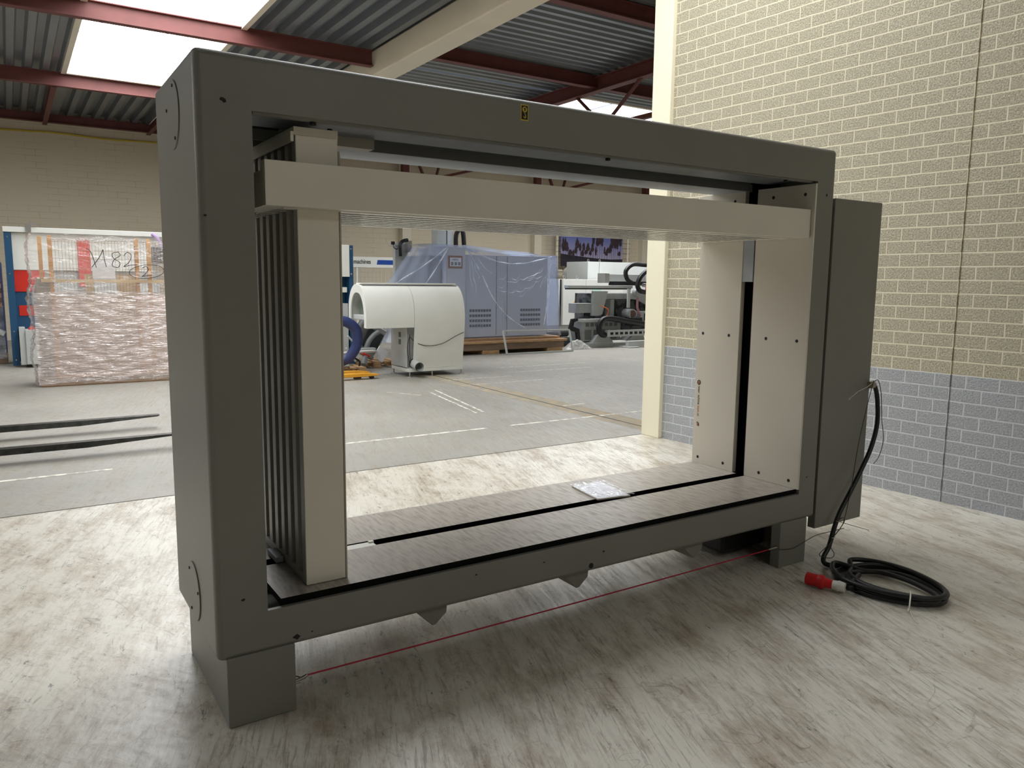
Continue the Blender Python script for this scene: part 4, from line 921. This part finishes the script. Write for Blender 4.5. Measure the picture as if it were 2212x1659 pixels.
# creases with their highlights built in: thin pale tubes laid on the sheet
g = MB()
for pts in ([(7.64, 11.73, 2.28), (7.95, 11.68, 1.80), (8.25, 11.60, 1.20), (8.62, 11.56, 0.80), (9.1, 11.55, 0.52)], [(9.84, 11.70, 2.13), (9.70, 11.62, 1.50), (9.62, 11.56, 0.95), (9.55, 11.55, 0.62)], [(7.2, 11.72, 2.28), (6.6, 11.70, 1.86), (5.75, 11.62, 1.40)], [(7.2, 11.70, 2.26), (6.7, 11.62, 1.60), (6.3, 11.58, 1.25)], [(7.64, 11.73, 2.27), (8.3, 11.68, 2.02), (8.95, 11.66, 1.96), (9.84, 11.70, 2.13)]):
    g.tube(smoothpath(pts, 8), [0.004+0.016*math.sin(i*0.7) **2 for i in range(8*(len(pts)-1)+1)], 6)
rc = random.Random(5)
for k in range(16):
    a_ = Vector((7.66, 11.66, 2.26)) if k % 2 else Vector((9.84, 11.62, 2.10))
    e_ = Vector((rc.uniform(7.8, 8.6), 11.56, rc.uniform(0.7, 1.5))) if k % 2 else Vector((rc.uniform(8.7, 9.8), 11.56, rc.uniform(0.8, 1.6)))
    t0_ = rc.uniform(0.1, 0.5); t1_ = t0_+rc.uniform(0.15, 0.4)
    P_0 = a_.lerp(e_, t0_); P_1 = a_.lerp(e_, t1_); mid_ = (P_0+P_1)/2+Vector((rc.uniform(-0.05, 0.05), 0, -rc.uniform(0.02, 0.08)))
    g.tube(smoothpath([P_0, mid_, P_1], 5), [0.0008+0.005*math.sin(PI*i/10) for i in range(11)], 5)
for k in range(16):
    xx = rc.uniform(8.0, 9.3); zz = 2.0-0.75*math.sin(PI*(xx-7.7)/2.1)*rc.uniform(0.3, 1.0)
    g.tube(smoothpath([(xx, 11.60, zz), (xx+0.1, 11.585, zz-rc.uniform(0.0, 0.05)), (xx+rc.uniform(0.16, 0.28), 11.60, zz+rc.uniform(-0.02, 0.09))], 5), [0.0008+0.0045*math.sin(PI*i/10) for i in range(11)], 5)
g.build('sheet_crease_glints', film('pale_crease_glint', (232, 240, 255), 0.35, 0.06, 6, 0.3, 1.0), cov)
# gantry heads sticking out above the covered machine
gh = thing('gantry_head', 'black cable chain and grey head sticking up over the centre of the covered machine', 'machine head', (7.9, 13.4, 0))
MB().box(7.72, 7.95, 13.2, 13.5, 2.25, 2.95).build('head_plate', CAST, gh, bevel=0.01)
MB().box(7.98, 8.12, 13.2, 13.4, 2.25, 2.95).build('head_column', PAINTG, gh, bevel=0.005)
MB().tube(smoothpath([(8.20, 13.2, 2.30), (8.20, 13.2, 2.60), (8.28, 13.2, 2.74), (8.38, 13.2, 2.70), (8.42, 13.2, 2.30)], 6), 0.055, 8).build('cable_chain', RUBBER, gh)
gh2 = thing('gantry_head', 'small dark machine head with a hooked sensor at the left of the covered machine', 'machine head', (6.9, 13.4, 0))
MB().tube(smoothpath([(6.80, 13.2, 2.1), (6.80, 13.2, 2.36), (6.88, 13.2, 2.44), (6.98, 13.2, 2.46)], 6), 0.04, 8).build('cable_chain', RUBBER, gh2)
MB().box(6.98, 7.08, 13.2, 13.35, 2.2, 2.45).build('head_plate', STEEL, gh2, bevel=0.006)
MB().box(6.60, 6.67, 13.2, 13.26, 2.35, 2.42).build('sensor', RUBBER, gh2, bevel=0.004)
MB().tube(smoothpath([(6.64, 13.22, 2.36), (6.66, 13.22, 2.28), (6.74, 13.22, 2.26), (6.76, 13.22, 2.38)], 4), 0.010, 6).build('sensor_arm', RUBBER, gh2)
MB().cyl((6.76, 13.22, 2.1), (6.76, 13.22, 2.45), 0.012, 8).build('rod', STEEL, gh2)
MB().box(7.80, 8.10, 13.42, 13.55, 0.0, 2.9).build('support_column', CAST, gh, bevel=0.01)
MB().box(6.74, 7.06, 13.36, 13.48, 0.0, 2.4).build('support_column', CAST, gh2, bevel=0.01)
# its transport pallet
tp = thing('transport_pallet', 'long transport pallet of planks and beams under the blue covered machine', 'pallet', (8.9, 12.5, 0))
for x in (7.55, 8.0, 9.72): MB().box(x if x > 7.6 else 6.9, x+0.42 if x > 7.6 else 7.2, 11.62, 13.3, 0.0, 0.085).build('foot_block', WOOD, tp, bevel=0.004)
MB().box(6.9, 10.18, 11.62, 11.80, 0.086, 0.235).build('beam', WOODG, tp, bevel=0.006)
MB().box(6.9, 10.18, 13.1, 13.28, 0.086, 0.235).build('beam', WOODG, tp, bevel=0.006)
for y in (11.58, 11.95, 12.4, 12.85, 13.14): MB().box(6.85, 10.24, y, y+0.16, 0.236, 0.285).build('plank', WOOD, tp, bevel=0.004)
MB().box(6.9, 10.15, 11.75, 13.25, 0.286, 0.335).build('deck_board', WOOD, tp, bevel=0.004)
# white steel frame leaning on the pallet
wf = MB()
A, B, C_, D_ = (8.42, 11.31, 0.018), (10.22, 11.33, 0.018), (10.19, 11.45, 0.49), (8.39, 11.43, 0.51)
for p, q in ((A, B), (B, C_), (C_, D_), (D_, A)): wf.bar(p, q, 0.035, 0.035)
wf.build('leaning_steel_frame', PAINTG, bevel=0.003, label='low empty rectangular steel frame leaning against the transport pallet', cat='frame')
# electrical cabinets
ek = thing('switch_cabinet', 'low white switch cabinet with a black rotary handle behind the machining centre', 'cabinet', (12.4, 14.3, 0))
MB().box(10.8, 11.80, 14.02, 14.6, 0.42, 1.645).build('door', PAINTW, ek, bevel=0.006)
d2 = MB().box(11.90, 12.66, 14.0, 14.6, 0.42, 1.645).build('door', PAINTW, ek, bevel=0.006)
MB().box(12.67, 14.0, 14.0, 14.6, 0.42, 1.645).build('door', PAINTW, ek, bevel=0.006)
MB().box(11.80, 11.90, 14.08, 14.5, 0.42, 1.64).build('gap_panel', DARK, ek)
MB().box(10.8, 14.0, 14.1, 14.6, 0.0, 0.40).build('plinth', PAINTG, ek)
MB().cyl((12.30, 13.97, 0.90), (12.30, 14.0, 0.90), 0.05, 14).build('rotary_switch', RUBBER, d2)
MB().box(12.30, 12.52, 13.955, 13.97, 0.89, 0.91).build('switch_lever', RUBBER, d2)
wt_ = MB(); wt_.prism([(12.24, 0.99), (12.36, 0.99), (12.30, 1.09)], 'y', 13.992, 13.999); wt_.build('warning_triangle', ORANGE, d2, smooth=False)
MB().box(12.9, 13.2, 13.99, 13.999, 1.2, 1.45).build('notice', mat('pale_green_notice', (190, 222, 208), 0.6), ek, smooth=False)
for x in (11.2, 12.15, 12.6): MB().tube([(x+0.04*math.cos(k*PI/5), 14.3, 1.70+0.04*math.sin(k*PI/5)) for k in range(10)], 0.008, 6, closed=True).build('lifting_eye', STEEL, ek)
tk = thing('tall_cabinet', 'tall grey cabinet rising behind the machining centre', 'cabinet', (14.7, 15.2, 0))
MB().box(13.27, 13.68, 14.7, 15.7, 0.3, 2.15).build('side_wall', PAINTG, tk, bevel=0.006)
MB().box(13.69, 16.2, 14.69, 15.7, 0.3, 2.15).build('door', PAINTG, tk, bevel=0.006)
MB().box(13.3, 16.1, 14.75, 15.6, 0.0, 0.3).build('plinth', DARK, tk)
for x in (13.36, 13.78): MB().tube([(x+0.03*math.cos(k*PI/5), 14.8, 2.185+0.035*math.sin(k*PI/5)) for k in range(10)], 0.009, 6, closed=True).build('lifting_eye', STEEL, tk)
fn = thing('wall_fan', 'round grey fan housing above the white switch cabinet', 'fan', (14.05, 16.4, 0))
g = MB(); g.cyl((14.00, 16.2, 1.80), (14.12, 16.65, 1.80), 0.25, 28); g.build('housing', PAINTG, fn, bevel=0.01)
MB().tube([(13.99+0.17*math.cos(k*PI/14), 16.18-0.013*math.cos(k*PI/14), 1.80+0.17*math.sin(k*PI/14)) for k in range(28)], 0.018, 6, closed=True).build('grille_ring', DARK, fn)
MB().cyl((13.99, 16.15, 1.80), (14.00, 16.20, 1.80), 0.09, 16).build('hub', DARK, fn)
MB().box(13.8, 14.3, 16.2, 16.7, 0.0, 1.56).build('stand', PAINTG, fn)

# banner with a pine wood
bn = thing('forest_banner', 'banner of tall pine trunks under blue sky, laced to a tube frame', 'banner', (17.3, 19.6, 1.9))
def bannermat():
    m = bpy.data.materials.new('banner_sky_print'); m.use_nodes = True; nt = m.node_tree; b = nt.nodes['Principled BSDF']; b.inputs['Roughness'].default_value = 0.6
    tc = nn(nt, 'ShaderNodeTexCoord'); sp = nn(nt, 'ShaderNodeSeparateXYZ'); nt.links.new(tc.outputs['Generated'], sp.inputs[0])
    cr = nn(nt, 'ShaderNodeValToRGB'); nt.links.new(sp.outputs[2], cr.inputs[0])
    cr.color_ramp.elements[0].position = 0.1; cr.color_ramp.elements[0].color = lin((176, 168, 190)); cr.color_ramp.elements[1].position = 0.75; cr.color_ramp.elements[1].color = lin((70, 92, 168))
    nt.links.new(cr.outputs[0], b.inputs['Base Color']); return m
MB().box(15.92, 18.78, 19.60, 19.612, 2.12, 3.75).build('sky_print', bannermat(), bn, smooth=False)
TR1 = mat('banner_tree_print', (66, 48, 56), 0.7, var=0.5, vscale=7); TR2 = mat('banner_ground_print', (38, 34, 42), 0.7)
g = MB(); g.prism([(15.92, 2.12), (18.78, 2.12), (18.78, 2.42), (18.2, 2.40), (17.6, 2.42), (17.0, 2.46), (16.5, 2.50), (15.92, 2.56)], 'y', 19.590, 19.598); g.build('ground_print', TR2, bn, smooth=False)
tg = MB(); rnd = random.Random(8)
for k in range(30):
    x = 16.02+k*0.093+rnd.uniform(-0.03, 0.03); hgt = rnd.choice([0.36, 0.5, 0.62, 0.78, 0.9, 1.05]); x = min(max(x, 16.03), 18.66)
    yy = 19.588-0.0012*(k % 5); base = 2.36; top = base+hgt
    tg.bar((x, yy, base), (x+rnd.uniform(-0.015, 0.015), yy, top-0.05), 0.012, 0.001)
    w_ = rnd.uniform(0.055, 0.095); cb_ = base+hgt*rnd.uniform(0.35, 0.55); n = 9; L_ = []; R__ = []
    for q in range(n+1):
        f_ = q/n; ww = w_*math.sin(PI*min(1, 0.12+0.88*f_)**0.8)*rnd.uniform(0.55, 1.15)+0.004
        zz = cb_+(top-cb_)*f_; L_.append((x-ww, zz)); R__.append((x+ww*rnd.uniform(0.8, 1.2), zz))
    tg.prism(L_+R__[::-1], 'y', yy-0.001, yy)
tg.build('tree_print', TR1, bn, smooth=False)
fr_ = MB(); fr_.cyl((15.72, 19.55, 1.92), (15.72, 19.55, 3.95), 0.05, 12); fr_.cyl((18.98, 19.55, 1.92), (18.98, 19.55, 3.95), 0.05, 12); fr_.cyl((15.6, 19.55, 1.96), (19.1, 19.55, 1.96), 0.035, 12)
for x_ in (15.72, 18.98): fr_.cyl((x_, 19.55, 2.2), (x_, 20.0, 2.2), 0.03, 8); fr_.cyl((x_, 19.55, 3.8), (x_, 20.0, 3.8), 0.03, 8)
fr_.build('tube_frame', BEAMC, bn)
g = MB()
for k in range(9): g.bar((15.66, 19.49, 2.05+k*0.19), (15.93, 19.58, 2.05+k*0.19), 0.012, 0.012); g.bar((18.77, 19.58, 2.05+k*0.19), (19.04, 19.49, 2.05+k*0.19), 0.012, 0.012)
for k in range(15): g.bar((15.95+k*0.2, 19.58, 2.12), (15.98+k*0.2, 19.50, 1.95), 0.012, 0.012)
g.build('lacing', RUBBER, bn, smooth=False)

# machining centre, partly taken apart
mc = thing('machining_centre', 'partly dismantled grey machining centre with cable chains and a long table rail', 'machine', (12.3, 12.2, 0))
def P_(name, x0, x1, y0, y1, z0, z1, m=CAST, bv_=0.006): return MB().box(x0, x1, y0, y1, z0, z1).build(name, m, mc, bevel=bv_)
P_('table_rail', 10.62, 12.66, 12.1, 12.25, 1.43, 1.50, PAINTG)
P_('rail_underside', 10.62, 12.64, 12.14, 12.22, 1.40, 1.43, DARK, 0)
P_('cross_arm', 11.75, 13.9, 12.3, 12.45, 1.16, 1.30)
g = MB(); g.prism([(12.55, 1.28), (13.9, 1.28), (13.9, 0.78), (13.35, 0.98), (12.95, 1.14), (12.55, 1.18)], 'y', 12.22, 12.30); g.build('gusset_plate', CAST, mc, bevel=0.004)
P_('motor_block', 10.95, 11.55, 12.2, 12.5, 0.83, 1.06)
g = MB(); g.prism([(11.42, 1.36), (11.60, 1.36), (11.86, 1.36), (11.70, 0.80), (11.62, 0.76), (11.40, 0.76)], 'y', 12.1, 12.2); g.build('side_bracket', CAST, mc, bevel=0.004)
P_('dark_core', 11.45, 13.9, 12.5, 12.9, 0.30, 1.30, mat('cluttered_core', (104, 108, 110), 0.6, var=0.9, vscale=5, second=(30, 32, 36), thr=(0.45, 0.55)))
P_('column', 12.12, 12.24, 12.3, 12.5, 0.5, 1.15)
P_('bed_rail', 10.98, 12.30, 12.0, 12.3, 0.62, 0.69, PAINTG)
bd = P_('bed_casting', 11.08, 12.30, 12.1, 12.6, 0.14, 0.62)
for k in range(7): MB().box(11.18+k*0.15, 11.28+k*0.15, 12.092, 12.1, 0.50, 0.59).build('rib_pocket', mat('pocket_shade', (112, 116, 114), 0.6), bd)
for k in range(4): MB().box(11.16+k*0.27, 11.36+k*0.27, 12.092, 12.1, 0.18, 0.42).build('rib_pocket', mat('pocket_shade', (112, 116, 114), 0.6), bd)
P_('base_plate', 11.15, 11.9, 11.9, 12.5, 0.0, 0.12)
g = MB(); g.prism([(11.3, 0.12), (11.95, 0.12), (11.75, 0.30), (11.45, 0.30)], 'y', 11.95, 12.4); g.build('foot_casting', CAST, mc, bevel=0.006)
lr = P_('lower_rail', 11.62, 13.9, 11.78, 11.9, 0.26, 0.42, PAINTG)
for k in range(14): MB().box(11.70+k*0.155, 11.79+k*0.155, 11.772, 11.78, 0.31, 0.37).build('rail_slot', HOLE, lr)
MB().tube(smoothpath([(11.60, 11.85, 0.30), (11.46, 11.85, 0.34), (11.40, 11.85, 0.52), (11.52, 11.85, 0.68), (11.78, 11.85, 0.70), (12.3, 11.85, 0.62), (13.0, 11.9, 0.52)], 6), 0.07, 8).build('cable_chain', RUBBER, mc)
MB().tube(smoothpath([(13.30, 12.0, 2.0), (12.9, 12.0, 2.02), (12.55, 12.0, 2.02), (12.33, 12.0, 1.86), (12.38, 12.0, 1.66), (12.55, 12.0, 1.56)], 6), 0.055, 8).build('cable_chain', RUBBER, mc)
MB().tube(smoothpath([(13.35, 11.9, 2.0), (13.05, 11.9, 1.92), (12.75, 11.9, 1.74), (12.64, 11.9, 1.52), (12.72, 11.9, 1.38), (12.9, 11.9, 1.34)], 6), 0.060, 8).build('cable_chain', RUBBER, mc)
P_('gantry_arm', 12.0, 13.5, 12.3, 12.5, 1.60, 1.78, PAINTG)
P_('gantry_end', 11.88, 12.02, 12.25, 12.55, 1.56, 1.80, mat('grey_end_block', (150, 150, 144), 0.5))
P_('gantry_underside', 12.2, 13.5, 12.32, 12.5, 1.50, 1.60, DARK)
P_('spindle_box', 13.25, 13.9, 12.05, 12.4, 1.60, 1.78, PAINTG)
for x in (13.35, 13.46): MB().cyl((x, 12.045, 1.70), (x, 12.05, 1.70), 0.025, 12).build('hole', HOLE, mc)
P_('junction_box', 13.35, 13.75, 11.95, 12.2, 1.82, 2.22, PAINTG)
P_('red_valve', 13.08, 13.22, 11.95, 12.1, 1.28, 1.50, PAINTR)
MB().cyl((12.9, 12.0, 1.52), (13.6, 12.0, 1.50), 0.05, 14).build('air_cylinder', STEEL, mc)
P_('slotted_bar', 12.38, 12.46, 11.95, 12.0, 0.95, 1.42, PAINTG)
MB().cyl((12.74, 11.98, 1.32), (12.74, 12.1, 1.32), 0.10, 20).build('pulley', CAST, mc)
MB().cyl((12.55, 11.95, 0.80), (12.62, 12.3, 0.80), 0.12, 20).build('servo_barrel', CAST, mc)
MB().cyl((12.55, 11.945, 0.80), (12.552, 11.952, 0.80), 0.09, 20).build('servo_face', mat('rust_dark', (92, 66, 60), 0.6), mc)
P_('valve_block', 12.85, 13.8, 12.0, 12.3, 0.55, 0.85, PAINTG)
for k in range(3): MB().box(12.98+k*0.24, 13.10+k*0.24, 11.992, 12.0, 0.62, 0.80).build('block_opening', HOLE, mc)
P_('gear_motor', 12.5, 12.85, 11.9, 12.2, 0.50, 0.72, DARK, 0.03)
MB().tube(smoothpath([(12.9, 11.9, 0.50), (13.1, 11.85, 0.44), (13.25, 11.85, 0.60), (13.5, 11.9, 0.52), (13.8, 11.9, 0.56)], 6), 0.018, 8).build('blue_air_hose', mat('blue_air_line', (20, 92, 170), 0.4), mc)
MB().tube(smoothpath([(13.1, 11.95, 0.98), (12.98, 11.9, 0.80), (13.1, 11.9, 0.62), (13.02, 11.9, 0.45)], 6), 0.014, 8).build('blue_air_hose', mat('blue_air_line', (20, 92, 170), 0.4), mc)
MB().tube(smoothpath([(12.75, 12.0, 1.2), (12.70, 11.95, 0.95), (12.82, 11.95, 0.75)], 6), 0.030, 8).build('pink_hose', mat('pink_hose', (168, 120, 132), 0.5), mc)
MB().tube(smoothpath([(11.62, 12.05, 1.0), (11.80, 12.0, 0.9), (11.72, 12.0, 0.7)], 6), 0.014, 8).build('orange_cable', mat('orange_cable', (214, 110, 40), 0.5), mc)
for dx in (0, 0.05, 0.10): MB().tube(smoothpath([(11.30+dx, 12.3, 0.82), (11.22+dx, 12.2, 0.74), (11.26+dx, 12.1, 0.64)], 5), 0.016, 8).build('black_cable', RUBBER, mc)
g = MB(); g.box(12.05, 13.9, 11.5, 11.62, 0.02, 0.16); g.box(12.0, 12.3, 11.4, 11.8, 0.0, 0.03); g.build('floor_beam', PAINTG, mc, bevel=0.006)
g = MB(); g.prism([(12.3, 0.14), (12.9, 0.14), (12.80, 0.38), (12.70, 0.40)], 'y', 11.85, 12.2); g.build('triangular_foot', CAST, mc, bevel=0.004)
sk = MB(); sk.prism([(10.62, 0.44), (10.70, 0.70), (10.86, 0.72), (10.88, 0.66), (10.76, 0.62), (10.74, 0.52), (10.92, 0.46), (10.96, 0.20), (10.88, 0.16), (10.84, 0.38)], 'y', 12.0, 12.08); sk.build('black_bracket', RUBBER, mc, bevel=0.004)
# rolled dark tubes and plastic on the floor left of it
for (p_, q_, r_, lab_) in (((10.36, 12.5, 0.12), (11.02, 12.55, 0.12), 0.11, 'lower dark roll of foil on the floor behind the end of the transport pallet'), ((10.32, 12.56, 0.325), (10.98, 12.60, 0.325), 0.095, 'upper dark roll of foil lying on top of the other roll')): MB().cyl(p_, q_, r_, 16).build('foil_roll', mat('dark_foil', (92, 98, 98), 0.2, 0.3), label=lab_, cat='roll', group='dark foil rolls')
def lump(u, v):
    x = 10.30+0.8*u; y = 11.66+0.28*v; return (x, y, 0.01+0.20*math.sin(PI*u)*math.sin(PI*v)+0.06*abs(noise.noise(Vector((x*8, y*8, 1))))*math.sin(PI*v)*math.sin(PI*u))
MB().grid(lump, 30, 16).build('plastic_sheet', film('crumpled_clear_plastic', (225, 225, 222), 0.6, 0.15, 7, 0.7), label='crumpled clear plastic on the floor before the machining centre', cat='plastic')
